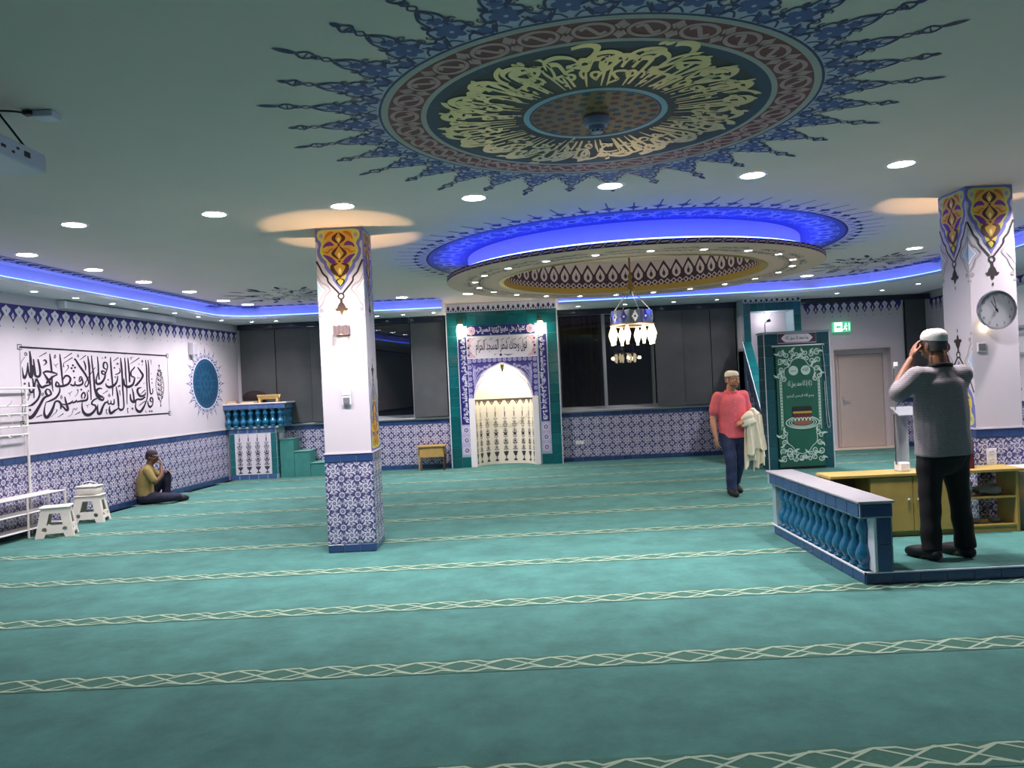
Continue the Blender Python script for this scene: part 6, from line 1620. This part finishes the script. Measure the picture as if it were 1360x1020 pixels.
def foot(b, ankle, d, L=.26, w=.045, sole=0.):
    a = Vector(ankle); d = Vector((d[0], d[1], 0)).normalized(); z0 = sole
    h = Vector((a.x, a.y, 0))
    chain(b, [h-d*.055+Vector((0, 0, z0+.04)), h+d*.02+Vector((0, 0, z0+.05)), h+d*.10+Vector((0, 0, z0+.036)), h+d*(L-.085)+Vector((0, 0, z0+.026))], [.036, .040, .040, .026], 10)
SKIN_A = M('skin_warm', C(190, 130, 106), .5, noise=.05, nscale=14)
SKIN_B = M('skin_tan', C(136, 92, 72), .5, noise=.05, nscale=14)
GREYHAIR = M('hair_grey', C(74, 70, 72), .8, noise=.2, nscale=60); DARKHAIR = M('hair_dark', C(30, 26, 28), .8)
CAPW = M('cap_white', C(214, 206, 204), .85, bump=.5, bscale=160)

# ---- standing man, seen from behind, hand raised to the ear
p = thing('person', 'person in grey striped T-shirt and white cap standing behind the balustrade, hand to ear', 'person', (3.33, 6.08, PZ), .16)
b = MB()
hipL, hipR = (-.10, 0, .93), (.10, 0, .93)
chain(b, [(0, 0, .90), (0, 0, 1.05), (0, .0, 1.22), (0, .01, 1.38), (0, 0, 1.45)], [(.14, .10), (.15, .11), (.165, .11), (.18, .10), (.125, .07)], 18)
for s in (-1, 1):
    chain(b, [(s*.10, 0, .92), (s*.125, .01, .50), (s*.145, -.01, .09)], [.085, .056, .038], 12); foot(b, (s*.145, -.01, .09), (-.25 if s < 0 else -.2, 1), .24)
    chain(b, [(s*.06, 0, 1.43), (s*.19, 0, 1.435)], [.06, .062], 10)
# left arm: elbow out, hand cupped at the ear; right arm raised in front
chain(b, [(-.19, 0, 1.435), (-.33, .04, 1.31)], [.058, .047], 10); chain(b, [(-.33, .04, 1.31), (-.285, .08, 1.39), (-.175, .09, 1.56)], [.047, .045, .031], 10)
hand(b, (-.17, .092, 1.57), (.35, .12, .75), (-.85, .25, .35), .18, .35, 1)
chain(b, [(.19, 0, 1.435), (.255, .14, 1.30)], [.058, .047], 10); chain(b, [(.255, .14, 1.30), (.22, .17, 1.40), (.15, .13, 1.58)], [.047, .043, .031], 10)
hand(b, (.145, .13, 1.59), (-.2, -.1, .9), (.85, .3, .1), .18, .35, -1)
chain(b, [(0, -.005, 1.42), (0, .015, 1.58)], [.072, .062], 12)
hp = (-.01, .045, 1.675); Ph, *_ = head(b, hp, (-.22, 1, 0))
body = remesh(b, 'body', [SKIN_B], p, .0075, 3)
hair_mesh(Ph, GREYHAIR, p, -.05); cap_mesh('skullcap', Ph, CAPW, p, .032, back=.012); face_bits(Ph, p, 1, DARKHAIR)
TSH = M('tshirt_grey', C(128, 126, 134), .9)
nt = TSH.node_tree; bs = nt.nodes['Principled BSDF']; tcn = nt.nodes.new('ShaderNodeTexCoord'); wv = nt.nodes.new('ShaderNodeTexWave'); wv.bands_direction = 'Z'; wv.inputs['Scale'].default_value = 34; wv.inputs['Distortion'].default_value = 2.5; wv.inputs['Detail'].default_value = 2; wv.inputs['Detail Scale'].default_value = 6
rp = nt.nodes.new('ShaderNodeValToRGB'); rp.color_ramp.elements[0].color = (*C(92, 86, 92), 1); rp.color_ramp.elements[1].color = (*C(162, 153, 158), 1)
nt.links.new(tcn.outputs['Object'], wv.inputs['Vector']); nt.links.new(wv.outputs['Fac'], rp.inputs['Fac']); nt.links.new(rp.outputs[0], bs.inputs['Base Color'])
b = MB()
chain(b, [(0, 0, .81), (0, 0, .95), (0, 0, 1.10), (0, .0, 1.24), (0, .01, 1.38), (0, 0, 1.455)], [(.218, .165), (.212, .165), (.212, .165), (.212, .15), (.215, .13), (.125, .09)], 22, False)
for s in (-1, 1): chain(b, [(s*.05, 0, 1.425), (s*.2, 0, 1.425)], [.078, .08], 12)
chain(b, [(-.19, 0, 1.43), (-.335, .04, 1.305)], [.084, .068], 12); chain(b, [(.19, 0, 1.43), (.26, .145, 1.295)], [.084, .070], 12)
chain(b, [(-.335, .04, 1.305), (-.31, .06, 1.345)], [.068, .064], 12); chain(b, [(.26, .145, 1.295), (.245, .155, 1.34)], [.07, .064], 12)
remesh(b, 'tshirt', [TSH], p, .010, 3, wrinkle(.0035, 8, 12, 1.))
b = MB(); b.tube([(.088*math.cos(a), .004+.080*math.sin(a), 1.498-.016*math.sin(a)) for a in np.linspace(0, 2*PI, 24, endpoint=False)], .017, 8, closed=True); b.build('collar', M('collar_black', C(22, 18, 22), .8), p, smooth=1.2)
BLK = M('trousers_black', C(13, 12, 17), .85, noise=.1, nscale=20)
b = MB(); chain(b, [(0, 0, .78), (0, 0, .9), (0, 0, 1.0)], [(.195, .135), (.19, .14), (.18, .13)], 18)
chain(b, [(-.10, 0, .88), (-.115, .012, .62), (-.125, .01, .48), (-.138, 0, .25), (-.145, -.012, .075)], [.112, .092, .080, .076, .078], 14, True, False)
chain(b, [(.10, 0, .88), (.115, .012, .62), (.13, .01, .48), (.145, 0, .25), (.15, -.012, .075)], [.112, .092, .080, .076, .078], 14, True, False)
remesh(b, 'trousers', [BLK], p, .010, 3, wrinkle(.004, 7, 16, 2.))
SH = M('shoe_black', C(16, 15, 18), .6)
for s in (-1, 1):
    b = MB(); foot(b, (s*.147, -.01, .09), (-.25 if s < 0 else -.2, 1), .275); b2 = MB(); chain(b2, [(s*.147-.0, -.055, .050), (s*.147, .03, .058), (s*.147-.03, .12, .046), (s*.147-.045, .19, .038)], [.049, .053, .052, .038], 10); chain(b2, [(s*.146, -.012, .05), (s*.146, -.012, .13)], [.054, .050], 12)
    remesh(b2, 'sock', [SH], p, .008, 2)

# ---- man walking, white cloth over the arm
p = thing('person', 'person in pink shirt, jeans and white cap walking with a white cloth', 'person', (2.90, 10.42, 0), PI+.12)
# local: +y is the walking direction (towards the viewer), +x is his right (left in the picture)
b = MB()
chain(b, [(0, 0, .83), (0, 0, .96), (0, .01, 1.12), (0, .015, 1.27), (0, .01, 1.335)], [(.125, .09), (.13, .095), (.15, .105), (.17, .10), (.115, .065)], 18)
legs = {1: [(.09, 0, .84), (.085, .11, .46), (.085, .10, .08)], -1: [(-.09, 0, .84), (-.10, -.02, .45), (-.10, -.22, .13)]}
for s, l in legs.items(): chain(b, l, [.074, .052, .036], 12); chain(b, [(s*.06, .01, 1.31), (s*.175, .0, 1.315)], [.056, .058], 10)
foot(b, (.085, .10, .08), (.1, 1), .25); chain(b, [(-.10, -.25, .11), (-.10, -.17, .055), (-.10, -.06, .035)], [.036, .038, .03], 10)
chain(b, [(.18, .0, 1.315), (.245, -.03, 1.05)], [.054, .043], 10); chain(b, [(.245, -.03, 1.05), (.265, .02, .93), (.262, .07, .80)], [.043, .041, .028], 10)
hand(b, (.262, .072, .79), (-.05, .12, -1), (.95, .2, .0), .17, .5, 1)
chain(b, [(-.18, .0, 1.315), (-.235, -.03, 1.06)], [.054, .043], 10); chain(b, [(-.235, -.03, 1.06), (-.18, .10, 1.0), (-.105, .19, .98)], [.043, .041, .028], 10)
hand(b, (-.10, .195, .98), (.8, .45, -.05), (.2, .3, .9), .17, .9, 1)
chain(b, [(0, .005, 1.31), (0, .03, 1.45)], [.066, .057], 12)
Ph, *_ = head(b, (-.012, .055, 1.535), (-.42, 1, -.08), .97)
remesh(b, 'body', [SKIN_A], p, .0075, 3)
GH2 = M('hair_salt', C(120, 108, 104), .85, noise=.2, nscale=60)
hair_mesh(Ph, GH2, p, -.045); cap_mesh('skullcap', Ph, M('cap_cream', C(236, 222, 208), .85, bump=.5, bscale=160), p, .045, back=.01); face_bits(Ph, p, .97, GH2)
b = MB(); n_ = 14; m_ = 5; vs = []
for i in range(m_):
    for k in range(n_+1):
        a = PI*k/n_; z = -.068-.045*i/(m_-1)*(.35+.65*math.sin(a)); vs.append(Ph(.072*math.cos(a)*(1-.16*i/(m_-1)), .012+(.062+.018*math.sin(a))*math.sin(a)*(1-.12*i/(m_-1))+.004, z))
b.add(vs, [(i*(n_+1)+k, i*(n_+1)+k+1, (i+1)*(n_+1)+k+1, (i+1)*(n_+1)+k) for i in range(m_-1) for k in range(n_)])
b.build('beard', M('beard_grey', C(122, 104, 96), .9, noise=.25, nscale=90), p, smooth=1.2)
PINK = M('shirt_pink', C(234, 106, 118), .8, noise=.06, nscale=20)
b = MB()
chain(b, [(0, .0, .76), (0, .0, .88), (0, .0, 1.0), (0, .015, 1.14), (0, .015, 1.27), (0, .01, 1.345)], [(.188, .142), (.184, .142), (.182, .138), (.19, .135), (.19, .12), (.11, .08)], 22, False)
for s in (-1, 1): chain(b, [(s*.05, .005, 1.305), (s*.18, 0, 1.305)], [.07, .074], 12)
chain(b, [(.18, 0, 1.31), (.232, -.022, 1.115)], [.074, .072], 12); chain(b, [(-.18, 0, 1.31), (-.228, -.022, 1.12)], [.074, .072], 12)
sh = remesh(b, 'shirt', [PINK], p, .009, 3, wrinkle(.004, 8, 10, 3.))
b = MB()
for s in (-1, 1): b.add([(s*.006, .098, 1.30), (s*.05, .085, 1.375), (s*.085, .03, 1.40), (s*.075, .045, 1.355), (s*.05, .105, 1.325), (s*.025, .118, 1.29)], [(0, 1, 4, 5), (1, 2, 3, 4)])
b.tube([(.076*math.cos(a), .012+.066*math.sin(a), 1.375-.012*math.sin(a)) for a in np.linspace(0, 2*PI, 20, endpoint=False)], .013, 8, closed=True); b.build('collar', PINK, sh, smooth=1.2)
b = MB()
for z in (1.24, 1.16, 1.08, 1.0, .92): b.ball((.002, .145, z), .007, 0, 8, 6)
b.build('button', M('button_pale', C(230, 190, 190), .4), sh)
JEAN = M('jeans_blue', C(38, 50, 84), .85, noise=.18, nscale=12)
b = MB(); chain(b, [(0, 0, .72), (0, 0, .82), (0, 0, .9)], [(.165, .115), (.165, .125), (.16, .12)], 18)
chain(b, [(.09, 0, .80), (.088, .08, .60), (.085, .12, .45), (.085, .115, .25), (.085, .10, .075)], [.104, .088, .075, .070, .070], 14, True, False)
chain(b, [(-.09, 0, .80), (-.097, -.01, .60), (-.10, -.015, .45), (-.10, -.12, .28), (-.10, -.215, .14)], [.104, .088, .075, .070, .070], 14, True, False)
remesh(b, 'jeans', [JEAN], p, .009, 3, wrinkle(.004, 7, 18, 4.))
b = MB(); chain(b, [(.083, .05, .05), (.085, .13, .054), (.09, .22, .044), (.095, .285, .036)], [.048, .052, .049, .036], 10); chain(b, [(.085, .10, .05), (.085, .10, .13)], [.05, .047], 12); remesh(b, 'sock', [SH], p, .008, 2)
b = MB(); chain(b, [(-.10, -.275, .135), (-.10, -.20, .075), (-.10, -.10, .045), (-.10, -.05, .036)], [.048, .05, .048, .038], 10); chain(b, [(-.10, -.24, .11), (-.10, -.20, .19)], [.048, .046], 12); remesh(b, 'sock', [SH], p, .008, 2)
# the cloth, held over the left forearm: a folded drape with hanging ends
CLO = M('cloth_cream', C(232, 224, 204), .9, noise=.04, nscale=10)
cl = thing('cloth', 'crumpled cream white cloth hanging over the walking man\'s arm', 'cloth', (2.90, 10.42, 0), PI+.12)
b = MB()
def drape(cx, cy, w, z_t, z_b0, z_b1, thick, ph, yo):
    nu, nv = 26, 18; vs = []
    for j in range(nv+1):
        for i in range(nu+1):
            u = i/nu*2-1; v = j/nv; zb_ = z_b0+(z_b1-z_b0)*(i/nu)+.025*math.sin(5*u+ph)
            ww = w*(.72+.38*v)
            y = cy+yo*(1-(1-v)**3)+(.010+.022*v)*math.sin(7*u+ph+1.5*v)+.012*math.sin(13*u+ph*2)
            vs.append((cx+u*ww+.02*v*math.sin(3*v+ph), y, z_t+.035*math.cos(u*1.4)+(zb_-z_t)*v))
    f = [(j*(nu+1)+i, j*(nu+1)+i+1, (j+1)*(nu+1)+i+1, (j+1)*(nu+1)+i) for j in range(nv) for i in range(nu)]
    m = len(vs); b.add(vs+[(x, y-thick, z) for x, y, z in vs], f+[tuple(q+m for q in g[::-1]) for g in f]+[(i, m+i, m+i+1, i+1) for i in range(nu)]+[(nv*(nu+1)+i+1, nv*(nu+1)+m+i+1, nv*(nu+1)+m+i, nv*(nu+1)+i) for i in range(nu)]+[(j*(nu+1), (j+1)*(nu+1), m+(j+1)*(nu+1), m+j*(nu+1)) for j in range(nv)]+[(j*(nu+1)+nu, m+j*(nu+1)+nu, m+(j+1)*(nu+1)+nu, (j+1)*(nu+1)+nu) for j in range(nv)])
drape(-.185, .20, .125, 1.03, .48, .36, .03, .5, .03); b.build('lower_fold', CLO, cl, smooth=1.2)
b = MB(); drape(-.20, .255, .115, 1.045, .60, .52, .03, 2.1, .03); b.build('front_fold', CLO, cl, smooth=1.2)
b = MB(); drape(-.265, .23, .07, 1.05, .40, .31, .04, 4., .02); b.build('side_fold', CLO, cl, smooth=1.2)
b = MB(); chain(b, [(-.09, .20, 1.0), (-.15, .215, 1.045), (-.23, .19, 1.06), (-.30, .13, 1.03)], [(.05, .05), (.065, .075), (.07, .085), (.05, .07)], 14); chain(b, [(-.06, .23, .94), (-.12, .26, .97), (-.19, .27, .99)], [.03, .045, .04], 10)
remesh(b, 'top_roll', [CLO], cl, .009, 4, wrinkle(.008, 12, 26, 5.))

# ---- man sitting on the carpet against the left wall
p = thing('person', 'person in yellow T-shirt and dark cap sitting against the tiled left wall', 'person', (-5.81, 12.16, 0), -PI/2+.30)
p.scale = (.95, .95, .95)
# local +y = facing (along the room, to the right in the picture)
b = MB()
chain(b, [(0, 0, .10), (0, -.02, .24), (0, -.01, .40), (0, .03, .53), (0, .05, .59)], [(.13, .10), (.14, .105), (.155, .10), (.165, .095), (.105, .06)], 16)
for s in (-1, 1): chain(b, [(s*.06, .04, .565), (s*.165, .05, .57)], [.055, .057], 10)
# right leg (nearer, local +x) folded flat, left leg with the knee raised
chain(b, [(-.08, .02, .11), (-.09, .30, .46), (-.08, .28, .10)], [.072, .054, .04], 12); chain(b, [(.09, .02, .10), (.20, .36, .10), (.02, .52, .07)], [.072, .056, .04], 12)
chain(b, [(-.08, .26, .05), (-.08, .36, .035), (-.08, .46, .03)], [.036, .038, .026], 8); chain(b, [(.06, .49, .05), (-.03, .56, .05), (-.10, .60, .035)], [.036, .038, .026], 8)
chain(b, [(.165, .05, .57), (.19, .16, .36)], [.052, .043], 10); chain(b, [(.19, .16, .36), (.12, .25, .46), (.045, .24, .60)], [.043, .038, .027], 10)
hand(b, (.04, .24, .605), (-.3, -.1, .8), (.2, .9, .0), .165, .8, -1)
chain(b, [(-.165, .05, .57), (-.20, .18, .40)], [.052, .043], 10); chain(b, [(-.20, .18, .40), (-.14, .28, .45), (-.08, .33, .49)], [.043, .038, .027], 10); hand(b, (-.08, .33, .50), (.8, .4, .2), (0, 0, 1), .165, .6, 1)
chain(b, [(0, .05, .56), (0, .075, .70)], [.064, .056], 12)
Ph, *_ = head(b, (0, .105, .765), (.25, 1, -.18), .93)
remesh(b, 'body', [M('skin_brown', C(104, 70, 52), .5)], p, .0085, 3)
hair_mesh(Ph, DARKHAIR, p, -.04); face_bits(Ph, p, .93, DARKHAIR)
cp = cap_mesh('cap', Ph, M('cap_maroon', C(52, 34, 48), .8), p, .038, wx=.083, wy=.101, top=.128)
b = MB(); n = 12; vs = [Ph(.080*math.cos(a)*k_, -.012+.100*math.sin(a)+(.075*math.sin(a) if k_ == 1.0 else 0)*1., .046-(.016 if k_ == 1.0 else 0)+h_) for h_ in (0, .006) for k_ in (.999, 1.0) for a in np.linspace(.35, PI-.35, n)]
b.add(vs, [(i, i+1, n+i+1, n+i) for i in range(n-1)]+[(2*n+i+1, 2*n+i, 3*n+i, 3*n+i+1) for i in range(n-1)]+[(n+i, n+i+1, 3*n+i+1, 3*n+i) for i in range(n-1)]); b.build('brim', M('cap_brim', C(96, 74, 82), .8), cp)
YEL = M('tshirt_yellow', C(140, 122, 74), .85, noise=.08, nscale=20)
b = MB(); chain(b, [(0, -.01, .13), (0, -.02, .24), (0, -.01, .40), (0, .03, .53), (0, .05, .60)], [(.172, .135), (.168, .135), (.178, .13), (.18, .118), (.10, .075)], 18, False)
for s in (-1, 1): chain(b, [(s*.05, .04, .56), (s*.17, .05, .56)], [.068, .07], 12)
chain(b, [(.165, .05, .565), (.186, .135, .41)], [.07, .066], 12); chain(b, [(-.165, .05, .565), (-.195, .145, .44)], [.07, .066], 12)
remesh(b, 'tshirt', [YEL], p, .009, 3, wrinkle(.004, 9, 14, 7.))
TR = M('trousers_navy', C(30, 30, 52), .85, noise=.1, nscale=20)
b = MB(); chain(b, [(0, -.03, .10), (0, .02, .115), (0, .08, .12)], [(.185, .125), (.18, .12), (.155, .10)], 16)
chain(b, [(-.08, .04, .12), (-.088, .18, .32), (-.09, .30, .455), (-.085, .30, .28), (-.08, .28, .10)], [.098, .086, .076, .070, .066], 12, True, False); chain(b, [(.09, .04, .10), (.16, .2, .105), (.20, .37, .10), (.12, .45, .085), (.04, .50, .075)], [.098, .086, .078, .072, .066], 12, True, False)
remesh(b, 'trousers', [TR], p, .009, 3, wrinkle(.004, 8, 16, 8.))
b = MB(); chain(b, [(.06, .49, .052), (-.03, .56, .052), (-.10, .60, .04)], [.05, .052, .04], 10); remesh(b, 'shoe', [M('shoe_dark', C(26, 24, 34), .6)], p, .008, 2)
b = MB(); chain(b, [(-.08, .245, .052), (-.08, .36, .042), (-.08, .47, .034)], [.048, .050, .038], 10); chain(b, [(-.08, .28, .05), (-.081, .285, .13)], [.052, .05], 12); remesh(b, 'sock', [M('sock_tan', C(120, 112, 84), .85)], p, .008, 2)
bpy.data.objects.remove(_to)
bpy.context.view_layer.update()
